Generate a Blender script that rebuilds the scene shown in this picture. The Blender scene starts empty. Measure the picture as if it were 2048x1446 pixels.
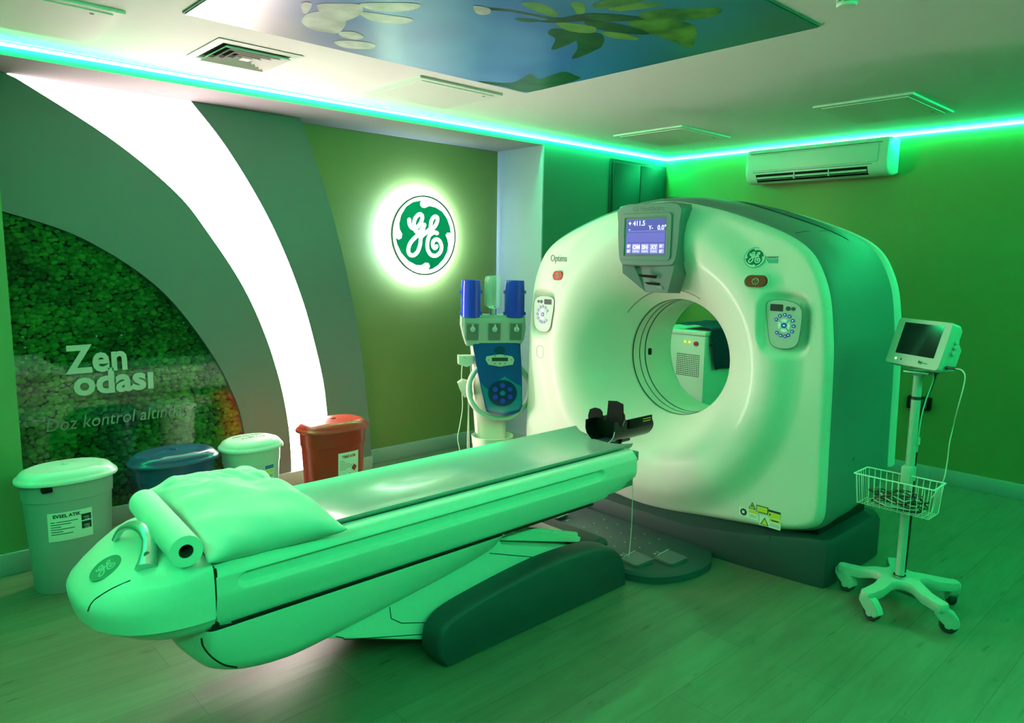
import bpy, bmesh, math, random
from mathutils import Vector, Matrix, noise
from math import sin, cos, pi, radians, sqrt
C = bpy.context.scene.collection
sc = bpy.context.scene

# ------------------------------------------------------------------ camera, world, exposure
yaw, pitch, roll, FPX = -0.75066877, -0.13962063, 0.014944, 1453.0
fw = Vector((-sin(yaw)*cos(pitch), cos(yaw)*cos(pitch), sin(pitch)))
r0 = Vector((cos(yaw), sin(yaw), 0)); u0 = r0.cross(fw)
rt = r0*cos(roll)+u0*sin(roll); up = -r0*sin(roll)+u0*cos(roll)
cam = bpy.data.cameras.new('camera'); co = bpy.data.objects.new('camera', cam); C.objects.link(co)
co.matrix_world = Matrix(((rt.x, up.x, -fw.x, 0), (rt.y, up.y, -fw.y, 0), (rt.z, up.z, -fw.z, 1.5), (0, 0, 0, 1)))
cam.sensor_width = 36; cam.lens = FPX/2048*36; cam.clip_start = .05
sc.camera = co
w = bpy.data.worlds.new('world'); sc.world = w; w.use_nodes = True
w.node_tree.nodes['Background'].inputs[0].default_value = (.5, .7, .6, 1)
w.node_tree.nodes['Background'].inputs[1].default_value = .0
vs = sc.view_settings; vs.view_transform = 'Standard'; vs.look = 'None'; vs.gamma = 1; vs.use_curve_mapping = False
vs.exposure = 0.0
LED_RGB, LED_S = (.012, 1.0, .29), 150.0
ARC_RGB, ARC_S = (1.0, .83, .76), 14.0
HALO_RGB, HALO_S = (.50, .76, 1.0), 230.0
HC = 2.41                                     # ceiling height
XR, YW = 5.54, 3.964                          # right wall, main plane of the back wall
XL, YF = -1.1, -.75                           # walls behind the camera

# ------------------------------------------------------------------ materials
M = {}
def mat(name, col, rough=.5, metal=0, bump=0, bscale=60, var=0, vscale=4, trans=0, ior=1.45, emit=None, es=0, coat=0, alpha=1, spec=.5):
    m = bpy.data.materials.new(name); m.use_nodes = True; nt = m.node_tree; b = nt.nodes['Principled BSDF']
    b.inputs['Base Color'].default_value = (*col, 1); b.inputs['Roughness'].default_value = rough
    b.inputs['Metallic'].default_value = metal; b.inputs['Transmission Weight'].default_value = trans
    b.inputs['IOR'].default_value = ior; b.inputs['Coat Weight'].default_value = coat; b.inputs['Coat Roughness'].default_value = .08
    b.inputs['Specular IOR Level'].default_value = spec
    if alpha < 1: b.inputs['Alpha'].default_value = alpha
    if emit: b.inputs['Emission Color'].default_value = (*emit, 1); b.inputs['Emission Strength'].default_value = es
    tc = nt.nodes.new('ShaderNodeTexCoord')
    if var:
        n = nt.nodes.new('ShaderNodeTexNoise'); n.inputs['Scale'].default_value = vscale; n.inputs['Detail'].default_value = 6
        nt.links.new(tc.outputs['Object'], n.inputs['Vector'])
        mx = nt.nodes.new('ShaderNodeMix'); mx.data_type = 'RGBA'
        mx.inputs[6].default_value = (*[c*(1-var) for c in col], 1); mx.inputs[7].default_value = (*[min(1, c*(1+var)) for c in col], 1)
        nt.links.new(n.outputs['Fac'], mx.inputs[0]); nt.links.new(mx.outputs[2], b.inputs['Base Color'])
    if bump:
        n = nt.nodes.new('ShaderNodeTexNoise'); n.inputs['Scale'].default_value = bscale; n.inputs['Detail'].default_value = 3
        nt.links.new(tc.outputs['Object'], n.inputs['Vector'])
        bp = nt.nodes.new('ShaderNodeBump'); bp.inputs['Strength'].default_value = bump; bp.inputs['Distance'].default_value = .002
        nt.links.new(n.outputs['Fac'], bp.inputs['Height']); nt.links.new(bp.outputs[0], b.inputs['Normal'])
    M[name] = m; return m
def lamp_mat(name, rgb, s):
    m = bpy.data.materials.new(name); m.use_nodes = True; nt = m.node_tree; nt.nodes.clear()
    e = nt.nodes.new('ShaderNodeEmission'); e.inputs[0].default_value = (*rgb, 1); e.inputs[1].default_value = s
    o = nt.nodes.new('ShaderNodeOutputMaterial'); nt.links.new(e.outputs[0], o.inputs[0]); M[name] = m; return m

mat('ceiling_paint', (.84, .80, .80), .7, bump=.15, bscale=200, var=.02)
mat('fascia_paint', (.12, .24, .11), .6, bump=.15, bscale=150)
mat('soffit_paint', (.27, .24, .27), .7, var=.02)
mat('wall_dark', (.09, .15, .12), .6, bump=.2, bscale=150, var=.04)
mat('wall_olive', (.20, .225, .07), .55, bump=.2, bscale=150, var=.04)
mat('wall_back_room', (.05, .06, .055), .8)
mat('wall_pale', (.42, .44, .56), .6, bump=.15, bscale=150, var=.02)
mat('wall_column', (.17, .30, .12), .55, bump=.2, bscale=150, var=.04)
mat('arch_grey', (.13, .165, .165), .45, bump=.1, bscale=120, var=.03, vscale=2)
mat('baseboard_grey', (.33, .38, .36), .35, var=.04)
mat('cover_white', (.70, .66, .60), .50, bump=.05, bscale=400, coat=.1)
mat('cover_cream', (.78, .74, .64), .35)
mat('table_white', (.80, .82, .76), .34, bump=.06, bscale=400, coat=.15)
mat('shell_grey', (.165, .19, .185), .52, bump=.06, bscale=400)
mat('housing_grey', (.15, .185, .19), .36, bump=.05, bscale=400)
mat('base_dark', (.040, .052, .06), .5, bump=.3, bscale=500)
mat('black', (.004, .004, .004), .6, spec=.2)
mat('black_gloss', (.003, .004, .004), .22, spec=.35)
mat('dark_gap', (.004, .005, .005), .8)
mat('dark_door', (.010, .02, .015), .6, var=.1)
mat('cradle', (.36, .42, .40), .24, coat=.3, var=.03, vscale=3)
mat('silver', (.62, .66, .65), .28, metal=.6)
mat('metal', (.6, .62, .6), .3, metal=1)
mat('wire_white', (.75, .78, .72), .35)
mat('pillow_cloth', (.78, .78, .76), .9, bump=.25, bscale=35)
mat('paper', (.88, .88, .82), .85, bump=.1, bscale=90)
mat('core_dark', (.05, .05, .04), .9)
mat('bin_grey', (.33, .36, .34), .4, var=.03)
mat('bin_lid', (.62, .68, .64), .28, coat=.3)
mat('bin_blue', (.012, .05, .14), .3, coat=.4)
mat('bin_pale', (.50, .58, .50), .4)
mat('bin_red', (.50, .025, .012), .32, coat=.3)
mat('label_white', (.78, .80, .72), .6)
mat('ink', (.02, .03, .03), .6)
mat('ink_grey', (.16, .18, .17), .6)
mat('ink_red', (.5, .03, .02), .6)
mat('ink_blue', (.03, .15, .4), .6)
mat('ink_yellow', (.75, .60, .05), .6)
mat('ink_brown', (.25, .13, .04), .6)
mat('red_button', (.50, .03, .015), .5)
mat('button_blue', (.02, .03, .30), .35, emit=(.1, .12, .9), es=.12)
mat('button_icon', (.7, .75, .9), .4, emit=(.6, .7, 1), es=.35)
mat('button_light', (.55, .75, .72), .35)
mat('stand_paint', (.40, .50, .42), .4)
mat('panel_plate', (.43, .47, .44), .35)
mat('dark_lcd', (.015, .02, .018), .5)
mat('monitor_glass', (.012, .014, .016), .10)
mat('led_on', (.8, 1, .8), .3, emit=(.6, 1, .6), es=4)
mat('green_tag', (.05, .40, .30), .4)
mat('emblem_green', (.02, .16, .10), .3)
mat('emblem_green_lit', (.0, .20, .10), .3, emit=(.0, .30, .14), es=.4)
mat('emblem_white', (.78, .80, .74), .4)
mat('emblem_white_lit', (.9, .9, .9), .3, emit=(1, 1, .97), es=1.5)
mat('emblem_muted', (.10, .26, .18), .4)
mat('emblem_muted_line', (.38, .55, .46), .4)
mat('scr_dark', (.01, .01, .04), .2, emit=(.105, .12, .46), es=1)
mat('scr_mid', (.01, .01, .04), .2, emit=(.17, .18, .60), es=1)
mat('scr_light', (.02, .02, .05), .2, emit=(.42, .42, .85), es=1)
mat('scr_text', (.5, .5, .5), .2, emit=(.85, .9, 1), es=1.1)
mat('blue_plastic', (.04, .07, .75), .12, alpha=.78, coat=.5)
mat('blue_cover', (.01, .075, .30), .12, coat=.6)
mat('blue_cover_dark', (.006, .03, .10), .2)
mat('teal_cover', (.01, .20, .30), .12, coat=.6)
mat('clear_plastic', (.75, .95, .88), .05, alpha=.32, coat=1)
mat('smoke_plastic', (.15, .22, .18), .15, alpha=.8)
mat('wheel_rubber', (.03, .035, .035), .6)
mat('hub_grey', (.45, .5, .45), .4)
mat('jacket_blue', (.004, .02, .06), .8, bump=.5, bscale=30)
mat('jacket_light', (.01, .05, .22), .8, bump=.5, bscale=30)
mat('cabinet_white', (.70, .72, .68), .4)
mat('ac_white', (.60, .60, .56), .35)
mat('vent_white', (.76, .76, .72), .5)
mat('cable_black', (.01, .01, .01), .5)
mat('cable_pale', (.55, .62, .52), .5)
mat('cable_brown', (.10, .05, .03), .5)
mat('pad_grey', (.05, .065, .075), .45, bump=.2, bscale=300)
mat('pedal_grey', (.09, .11, .12), .4)
mat('pad_mark', (.28, .32, .32), .6)
mat('warm_switch', (.9, .6, .1), .4, emit=(.9, .7, .1), es=.6)
mat('letter_grey', (.50, .56, .50), .45)
mat('letter_frost', (.20, .27, .21), .5)
lamp_mat('led_strip', LED_RGB, LED_S); lamp_mat('led_strip_near', LED_RGB, LED_S*1.7)
lamp_mat('arc_light', ARC_RGB, ARC_S)
# light panel emission graded by height: brightest near the floor, weaker towards the ceiling
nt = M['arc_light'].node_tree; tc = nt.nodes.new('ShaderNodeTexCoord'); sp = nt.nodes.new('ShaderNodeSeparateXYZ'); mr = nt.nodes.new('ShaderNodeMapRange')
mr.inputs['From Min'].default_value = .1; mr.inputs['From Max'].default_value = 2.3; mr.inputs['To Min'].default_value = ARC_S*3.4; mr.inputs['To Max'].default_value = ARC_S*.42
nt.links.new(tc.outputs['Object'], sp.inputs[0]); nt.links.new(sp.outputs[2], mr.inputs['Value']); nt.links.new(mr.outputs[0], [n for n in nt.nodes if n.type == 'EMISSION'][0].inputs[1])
lamp_mat('halo_light', HALO_RGB, HALO_S)
# clear glass sheet
m = bpy.data.materials.new('sheet_glass'); m.use_nodes = True; nt = m.node_tree; nt.nodes.clear()
g = nt.nodes.new('ShaderNodeBsdfGlossy'); g.inputs['Roughness'].default_value = .03; g.inputs['Color'].default_value = (.9, 1, .95, 1)
t = nt.nodes.new('ShaderNodeBsdfTransparent'); t.inputs[0].default_value = (.80, .90, .84, 1)
fr = nt.nodes.new('ShaderNodeFresnel'); fr.inputs[0].default_value = 1.5
mx = nt.nodes.new('ShaderNodeMixShader'); o = nt.nodes.new('ShaderNodeOutputMaterial')
nt.links.new(fr.outputs[0], mx.inputs[0]); nt.links.new(t.outputs[0], mx.inputs[1]); nt.links.new(g.outputs[0], mx.inputs[2]); nt.links.new(mx.outputs[0], o.inputs[0]); M['sheet_glass'] = m
# floor: pale oak planks laid along X
m = bpy.data.materials.new('oak_planks'); m.use_nodes = True; nt = m.node_tree; b = nt.nodes['Principled BSDF']; b.inputs['Roughness'].default_value = .42
N = nt.nodes.new; K = nt.links.new
tc = N('ShaderNodeTexCoord'); br = N('ShaderNodeTexBrick'); br.offset = .37; br.inputs['Scale'].default_value = 1; br.inputs['Brick Width'].default_value = 1.25
br.inputs['Row Height'].default_value = .19; br.inputs['Mortar Size'].default_value = .0016; br.inputs['Mortar Smooth'].default_value = .1; br.inputs['Bias'].default_value = 0
br.inputs['Color1'].default_value = (.165, .145, .095, 1); br.inputs['Color2'].default_value = (.195, .175, .12, 1); br.inputs['Mortar'].default_value = (.12, .10, .07, 1)
K(tc.outputs['Object'], br.inputs['Vector'])
mp = N('ShaderNodeMapping'); mp.inputs['Scale'].default_value = (1.1, 9, 1); K(tc.outputs['Object'], mp.inputs[0])
n1 = N('ShaderNodeTexNoise'); n1.inputs['Scale'].default_value = 2.2; n1.inputs['Detail'].default_value = 9; n1.inputs['Roughness'].default_value = .65; n1.inputs['Distortion'].default_value = .6; K(mp.outputs[0], n1.inputs['Vector'])
cr = N('ShaderNodeValToRGB'); cr.color_ramp.elements[0].position = .34; cr.color_ramp.elements[0].color = (.62, .58, .52, 1); cr.color_ramp.elements[1].position = .62; cr.color_ramp.elements[1].color = (1.08, 1.06, 1.03, 1); K(n1.outputs['Fac'], cr.inputs[0])
mu = N('ShaderNodeMix'); mu.data_type = 'RGBA'; mu.blend_type = 'MULTIPLY'; mu.inputs[0].default_value = .5; K(br.outputs['Color'], mu.inputs[6]); K(cr.outputs[0], mu.inputs[7])
mp2 = N('ShaderNodeMapping'); mp2.inputs['Scale'].default_value = (3, 14, 1); K(tc.outputs['Object'], mp2.inputs[0])
n2 = N('ShaderNodeTexNoise'); n2.inputs['Scale'].default_value = 1.6; n2.inputs['Detail'].default_value = 3; K(mp2.outputs[0], n2.inputs['Vector'])
c2 = N('ShaderNodeValToRGB'); c2.color_ramp.elements[0].position = .66; c2.color_ramp.elements[0].color = (1, 1, 1, 1); c2.color_ramp.elements[1].position = .76; c2.color_ramp.elements[1].color = (.55, .45, .36, 1); K(n2.outputs['Fac'], c2.inputs[0])
mu2 = N('ShaderNodeMix'); mu2.data_type = 'RGBA'; mu2.blend_type = 'MULTIPLY'; mu2.inputs[0].default_value = 1; K(mu.outputs[2], mu2.inputs[6]); K(c2.outputs[0], mu2.inputs[7]); K(mu2.outputs[2], b.inputs['Base Color'])
bp = N('ShaderNodeBump'); bp.inputs['Strength'].default_value = .25; bp.inputs['Distance'].default_value = .002; K(n1.outputs['Fac'], bp.inputs['Height']); K(bp.outputs[0], b.inputs['Normal']); M['oak_planks'] = m
# moss: per-clump colour attribute
m = bpy.data.materials.new('moss'); m.use_nodes = True; nt = m.node_tree; b = nt.nodes['Principled BSDF']; b.inputs['Roughness'].default_value = .95
N = nt.nodes.new; K = nt.links.new
at = N('ShaderNodeAttribute'); at.attribute_name = 'clump'; cr = N('ShaderNodeValToRGB')
cr.color_ramp.elements[0].color = (.05, .15, .03, 1); cr.color_ramp.elements[1].color = (.22, .60, .10, 1); K(at.outputs['Fac'], cr.inputs[0]); K(cr.outputs[0], b.inputs['Base Color'])
tc = N('ShaderNodeTexCoord'); n1 = N('ShaderNodeTexNoise'); n1.inputs['Scale'].default_value = 260; K(tc.outputs['Object'], n1.inputs['Vector'])
bp = N('ShaderNodeBump'); bp.inputs['Strength'].default_value = 1; bp.inputs['Distance'].default_value = .004; K(n1.outputs['Fac'], bp.inputs['Height']); K(bp.outputs[0], b.inputs['Normal']); M['moss'] = m
# printed sky of the ceiling picture (soft out-of-focus colours)
def print_mat(name, body, rough=.33):
    m = bpy.data.materials.new(name); m.use_nodes = True; nt = m.node_tree; b = nt.nodes['Principled BSDF']; b.inputs['Roughness'].default_value = rough
    b.inputs['Specular IOR Level'].default_value = .35; b.inputs['Coat Weight'].default_value = .2; b.inputs['Coat Roughness'].default_value = .25
    body(nt, b); M[name] = m
def sky_body(nt, b):
    N = nt.nodes.new; K = nt.links.new
    tc = N('ShaderNodeTexCoord'); sp = N('ShaderNodeSeparateXYZ'); K(tc.outputs['Object'], sp.inputs[0])
    n = N('ShaderNodeTexNoise'); n.inputs['Scale'].default_value = 1.6; n.inputs['Detail'].default_value = 1; K(tc.outputs['Object'], n.inputs['Vector'])
    # diagonal coordinate: x - y  (colour runs pale end -> blue -> teal corner)
    a = N('ShaderNodeMath'); a.operation = 'SUBTRACT'; K(sp.outputs[0], a.inputs[0]); K(sp.outputs[1], a.inputs[1])
    s = N('ShaderNodeMath'); s.operation = 'MULTIPLY_ADD'; s.inputs[1].default_value = .28; s.inputs[2].default_value = .42; K(a.outputs[0], s.inputs[0])
    q = N('ShaderNodeMath'); q.operation = 'MULTIPLY_ADD'; q.inputs[1].default_value = .30; K(n.outputs['Fac'], q.inputs[0]); K(s.outputs[0], q.inputs[2])
    cr = N('ShaderNodeValToRGB'); E = cr.color_ramp.elements
    E[0].position = .02; E[0].color = (.62, .52, .50, 1); E[1].position = 1; E[1].color = (.03, .16, .15, 1)
    for p, c in ((.22, (.42, .36, .50, 1)), (.36, (.14, .20, .62, 1)), (.50, (.16, .38, .80, 1)), (.62, (.05, .17, .60, 1)), (.78, (.03, .20, .42, 1))):
        e = E.new(p); e.color = c
    K(q.outputs[0], cr.inputs[0]); last = cr.outputs[0]
    for (cx, cy, r, col, f) in ((2.10, 2.62, .20, (.20, .36, .62, 1), .55), (2.45, 1.95, .34, (.04, .24, .42, 1), .5), (2.64, 1.50, .10, (.20, .42, .30, 1), .6),
                               (2.35, 2.45, .16, (.12, .16, .50, 1), .5), (1.85, 2.30, .22, (.16, .36, .66, 1), .5), (2.62, 2.30, .15, (.05, .10, .34, 1), .5)):
        d = N('ShaderNodeVectorMath'); d.operation = 'DISTANCE'; d.inputs[1].default_value = (cx, cy, 0)
        fl = N('ShaderNodeVectorMath'); fl.operation = 'MULTIPLY'; fl.inputs[1].default_value = (1, 1, 0); K(tc.outputs['Object'], fl.inputs[0]); K(fl.outputs[0], d.inputs[0])
        mr = N('ShaderNodeMapRange'); mr.inputs['From Min'].default_value = r; mr.inputs['From Max'].default_value = r*.93; mr.inputs['To Max'].default_value = f; K(d.outputs['Value'], mr.inputs['Value'])
        mx = N('ShaderNodeMix'); mx.data_type = 'RGBA'; K(mr.outputs[0], mx.inputs[0]); K(last, mx.inputs[6]); mx.inputs[7].default_value = col; last = mx.outputs[2]
    K(last, b.inputs['Base Color'])
print_mat('print_sky', sky_body)
def flat_print(name, c1, c2, sc_=9):
    def body(nt, b):
        N = nt.nodes.new; K = nt.links.new
        tc = N('ShaderNodeTexCoord'); n = N('ShaderNodeTexNoise'); n.inputs['Scale'].default_value = sc_; n.inputs['Detail'].default_value = 4; K(tc.outputs['Object'], n.inputs['Vector'])
        cr = N('ShaderNodeValToRGB'); cr.color_ramp.elements[0].position = .35; cr.color_ramp.elements[1].position = .65
        cr.color_ramp.elements[0].color = (*c1, 1); cr.color_ramp.elements[1].color = (*c2, 1); K(n.outputs['Fac'], cr.inputs[0]); K(cr.outputs[0], b.inputs['Base Color'])
    print_mat(name, body)
flat_print('print_leaf', (.02, .09, .015), (.14, .32, .03)); flat_print('print_leaf_light', (.10, .26, .04), (.22, .40, .07))
flat_print('print_leaf_dark', (.006, .035, .01), (.02, .10, .02)); flat_print('print_petal', (.50, .50, .50), (.82, .82, .80)); flat_print('print_twig', (.008, .015, .012), (.03, .04, .03))

# ------------------------------------------------------------------ helpers
ROOT = {}
def tag(o, label=None, cat=None, group=None, kind=None):
    if label: o['label'] = label
    if cat: o['category'] = cat
    if group: o['group'] = group
    if kind: o['kind'] = kind
    return o
def thing(name, label, cat, loc=(0, 0, 0), rz=0, group=None):
    o = bpy.data.objects.new(name, None); C.objects.link(o); o.location = loc; o.rotation_euler = (0, 0, rz); o.empty_display_size = .1
    ROOT[o.name] = Matrix.Translation(loc) @ Matrix.Rotation(rz, 4, 'Z'); return tag(o, label, cat, group)
def mk(name, bm, m, parent=None, smooth=35, world=True, label=None, kind=None):
    """link a bmesh as one object; world=True: its coordinates are world coordinates, else those of the thing"""
    root = parent
    while root is not None and root.parent is not None: root = root.parent
    if root is not None and world: bm.transform(ROOT.get(root.name, Matrix()).inverted())
    me = bpy.data.meshes.new(name); bmesh.ops.recalc_face_normals(bm, faces=bm.faces)
    bm.to_mesh(me); bm.free()
    for k in (m if isinstance(m, (list, tuple)) else [m]): me.materials.append(M[k])
    if smooth:
        me.shade_smooth(); me.set_sharp_from_angle(angle=radians(smooth))
    o = bpy.data.objects.new(name, me); C.objects.link(o); o.parent = parent
    if parent is None and root is None: ROOT[o.name] = Matrix()
    if label: o['label'] = label
    if kind: o['kind'] = kind
    return o
def B(): return bmesh.new()
def box(bm, x0, x1, y0, y1, z0, z1, bev=0, seg=2, mi=0):
    vs_ = [bm.verts.new((x, y, z)) for x in (x0, x1) for y in (y0, y1) for z in (z0, z1)]
    F = [(0, 1, 3, 2), (4, 6, 7, 5), (0, 4, 5, 1), (2, 3, 7, 6), (0, 2, 6, 4), (1, 5, 7, 3)]
    fs = [bm.faces.new([vs_[i] for i in f]) for f in F]
    for f in fs: f.material_index = mi
    if bev:
        es = set(e for f in fs for e in f.edges)
        bmesh.ops.bevel(bm, geom=list(es), offset=bev, segments=seg, affect='EDGES', profile=.5)
    return bm
def BX(*a, **k): return box(B(), *a, **k)
def prism(bm, pts, fn, d0, d1, mi=0, bev=0):
    """closed 2-D outline pts; fn(u,v,d)->xyz, between depths d0 and d1"""
    a = [bm.verts.new(fn(u, v, d0)) for u, v in pts]; b_ = [bm.verts.new(fn(u, v, d1)) for u, v in pts]
    n = len(pts); fs = [bm.faces.new(a), bm.faces.new(b_[::-1])]
    ed = [bm.faces.new((a[i], a[(i+1) % n], b_[(i+1) % n], b_[i])) for i in range(n)]
    for f in fs+ed: f.material_index = mi
    if bev: bmesh.ops.bevel(bm, geom=list(fs[0].edges)+list(fs[1].edges), offset=bev, segments=2, affect='EDGES')
    return bm
def grid(bm, P_, cu=False, cv=False, mi=0):
    """P_[i][j] -> quads; cu/cv closed in i / j"""
    V = [[bm.verts.new(p) for p in row] for row in P_]; n, m_ = len(V), len(V[0])
    for i in range(n if cu else n-1):
        for j in range(m_ if cv else m_-1):
            q = [V[i][j], V[(i+1) % n][j], V[(i+1) % n][(j+1) % m_], V[i][(j+1) % m_]]
            q = list(dict.fromkeys(q))
            try: f = bm.faces.new(q); f.material_index = mi
            except ValueError: pass
    return V
def loft(bm, secs, cap=True, mi=0):
    V = grid(bm, secs, False, True, mi)
    if cap:
        for r_ in (V[0][::-1], V[-1]):
            f = bm.faces.new(r_); f.material_index = mi
    return V
def lathe(bm, prof, c=(0, 0, 0), seg=40, axis='Z', sx=1, sy=1, mi=0, cap=True):
    """prof: (radius, height)"""
    secs = []
    for r_, h in prof:
        row = []
        for i in range(seg):
            a = 2*pi*i/seg; u, v = r_*cos(a)*sx, r_*sin(a)*sy
            p = {'Z': (u, v, h), 'X': (h, u, v), 'Y': (u, h, v)}[axis]
            row.append((p[0]+c[0], p[1]+c[1], p[2]+c[2]))
        secs.append(row)
    return loft(bm, secs, cap, mi)
def tube(bm, pts, r_, seg=10, closed=False, cap=True, mi=0, flat=1.0):
    pts = [Vector(p) for p in pts]; n = len(pts); secs = []
    prev = None
    for i, p in enumerate(pts):
        if closed: t_ = pts[(i+1) % n]-pts[i-1]
        else: t_ = pts[min(i+1, n-1)]-pts[max(i-1, 0)]
        t_.normalize()
        if prev is None:
            a = Vector((0, 0, 1)) if abs(t_.z) < .9 else Vector((1, 0, 0)); nn = t_.cross(a).normalized()
        else: nn = (prev-t_*prev.dot(t_)).normalized()
        prev = nn; bb = t_.cross(nn); rr = r_[i] if isinstance(r_, (list, tuple)) else r_
        secs.append([tuple(p+nn*rr*cos(2*pi*k/seg)+bb*rr*flat*sin(2*pi*k/seg)) for k in range(seg)])
    V = grid(bm, secs, closed, True, mi)
    if cap and not closed:
        bm.faces.new(V[0][::-1]).material_index = mi; bm.faces.new(V[-1]).material_index = mi
    return bm
def spl(pts, n=8, closed=False):
    """Catmull-Rom through points of any dimension"""
    P_ = [tuple(p) for p in pts]; out = []; N_ = len(P_); D = len(P_[0])
    for i in range(N_ if closed else N_-1):
        p0 = P_[(i-1) % N_] if closed else P_[max(i-1, 0)]; p1 = P_[i]; p2 = P_[(i+1) % N_]; p3 = P_[(i+2) % N_] if closed else P_[min(i+2, N_-1)]
        for k in range(n):
            t_ = k/n
            out.append(tuple(.5*((2*p1[d])+(-p0[d]+p2[d])*t_+(2*p0[d]-5*p1[d]+4*p2[d]-p3[d])*t_*t_+(-p0[d]+3*p1[d]-3*p2[d]+p3[d])*t_**3) for d in range(D)))
    if not closed: out.append(P_[-1])
    return out
def rrect(w_, h_, r_, n=5, cx=0, cy=0):
    o = []
    for sx_, sy_, a0 in ((1, 1, 0), (-1, 1, 90), (-1, -1, 180), (1, -1, 270)):
        for k in range(n+1):
            a = radians(a0+90*k/n); o.append((cx+sx_*(w_/2-r_)+r_*cos(a), cy+sy_*(h_/2-r_)+r_*sin(a)))
    return o
def ss(a, b_, x):
    t_ = max(0, min(1, (x-a)/(b_-a))); return t_*t_*(3-2*t_)
def fan(bm, pts, mi=0):
    f = bm.faces.new([bm.verts.new(p) for p in pts]); f.material_index = mi; return f
def text_bm(s, size, fn, depth=.001, shear=0, align='CENTER', sx=1, space=1.0, bold=0):
    """text as extruded mesh; fn(u,v,d)->xyz"""
    cu = bpy.data.curves.new('t', 'FONT'); cu.body = s; cu.size = size; cu.extrude = depth/2; cu.align_x = align; cu.shear = shear; cu.space_character = space; cu.offset = bold; cu.resolution_u = 3
    o = bpy.data.objects.new('t', cu); C.objects.link(o); bpy.context.view_layer.update()
    me = bpy.data.meshes.new_from_object(o.evaluated_get(bpy.context.evaluated_depsgraph_get()))
    bpy.data.objects.remove(o); bpy.data.curves.remove(cu)
    bm = B(); bm.from_mesh(me); bpy.data.meshes.remove(me)
    for v in bm.verts: v.co = Vector(fn(v.co.x*sx, v.co.y, v.co.z+depth/2))
    return bm
def join(bm, other, mi=0):
    me = bpy.data.meshes.new('j'); other.to_mesh(me); other.free(); n = len(bm.faces); bm.from_mesh(me); bpy.data.meshes.remove(me)
    bm.faces.ensure_lookup_table()
    for i in range(n, len(bm.faces)): bm.faces[i].material_index = mi
    return bm
def xz(y): return lambda u, v, d: (u, y-d, v)                      # drawing on a surface that faces -Y
def struct(name, bm, m, **k):
    o = mk(name, bm, m, None, **k); o['kind'] = 'structure'; return o

# ------------------------------------------------------------------ room shell
ARCY = 4.34                                                        # front plane of the arch cladding
RECY = 4.48                                                        # back of the recess
SOF = 2.353
struct('floor', BX(XL, XR, YF, RECY, -.1, 0), 'oak_planks', smooth=0)
struct('ceiling', BX(XL, XR, YF, YW, HC, HC+.1), 'ceiling_paint', smooth=0)
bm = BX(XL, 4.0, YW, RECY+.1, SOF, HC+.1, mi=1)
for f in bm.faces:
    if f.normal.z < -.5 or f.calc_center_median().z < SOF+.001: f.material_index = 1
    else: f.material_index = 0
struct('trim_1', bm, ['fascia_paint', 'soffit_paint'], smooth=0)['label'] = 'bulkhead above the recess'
struct('wall_back', BX(4.0, XR, YW, RECY, 0, HC+.1), 'wall_dark', smooth=0)
struct('wall_recess', BX(XL, 4.0, RECY, RECY+.1, 0, SOF), 'wall_olive', smooth=0)
struct('wall_niche_side', BX(3.988, 4.0, YW+.002, RECY, 0, SOF), 'wall_pale', smooth=0)
struct('wall_column', BX(XL, .578, YW, RECY, 0, SOF), 'wall_column', smooth=0)
struct('wall_right', BX(XR, XR+.1, YF, YW+.6, 0, HC+.1), 'wall_olive', smooth=0)
struct('wall_left', BX(XL-.1, XL, YF, RECY, 0, HC+.1), 'wall_back_room', smooth=0)
struct('wall_front', BX(XL, XR, YF-.1, YF, 0, HC+.1), 'wall_back_room', smooth=0)
def baseboard(name, segs):
    bm = B()
    for s in segs: box(bm, *s, 0, .105, bev=.003)
    struct(name, bm, 'baseboard_grey')
baseboard('baseboard_right', [(XR-.014, XR, y, min(y+1.195, YW)) + () for y in (-.75, .42, 1.61, 2.80)])
baseboard('baseboard_back', [(4.0, 4.76, YW-.014, YW), (XL, .58, YW-.014, YW)])
baseboard('baseboard_recess', [(2.70, 3.988, RECY-.014, RECY), (3.974, 3.988, YW, RECY-.014)])
baseboard('baseboard_arch', [(.58, 2.70, ARCY-.012, ARCY+.01)])
# dark double door by the corner
o = struct('door_1', BX(4.765, XR-.002, YW-.012, YW+.001, .0, 2.335, bev=.002), 'dark_door'); o['label'] = 'tall dark double door beside the corner'
bm = B()
box(bm, 4.79, 5.15, YW-.024, YW-.011, .02, 2.31, bev=.004); box(bm, 5.156, 5.52, YW-.024, YW-.011, .02, 2.31, bev=.004)
mk('door_leaf', bm, 'dark_door', o)

# arch cladding, light band and moss ---------------------------------------------------------
MOSS = [(.56, 1.712), (.625, 1.699), (.897, 1.611), (1.1, 1.499), (1.283, 1.36), (1.43, 1.20), (1.588, .961), (1.684, .775), (1.759, .575), (1.79, .407), (1.795, .25), (1.796, .0)]
LL = [(.70, 2.353), (1.134, 2.099), (1.45, 1.845), (1.617, 1.631), (1.809, 1.326), (1.94, 1.024), (2.032, .708), (2.078, .442), (2.091, .25), (2.094, .105)]
LR = [(1.556, 2.353), (1.739, 2.135), (1.935, 1.83), (2.081, 1.537), (2.208, 1.199), (2.29, .888), (2.336, .663), (2.358, .45), (2.372, .25), (2.376, .105)]
OU = [(2.214, 2.353), (2.346, 2.015), (2.416, 1.808), (2.488, 1.545), (2.55, 1.27), (2.595, 1.05), (2.635, .78), (2.668, .5), (2.69, .25), (2.70, .0)]
MOSS, LL, LR, OU = [spl(q, 6) for q in (MOSS, LL, LR, OU)]
def strip_poly(a, b_): return a+b_[::-1]
bx = xz(ARCY)
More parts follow.
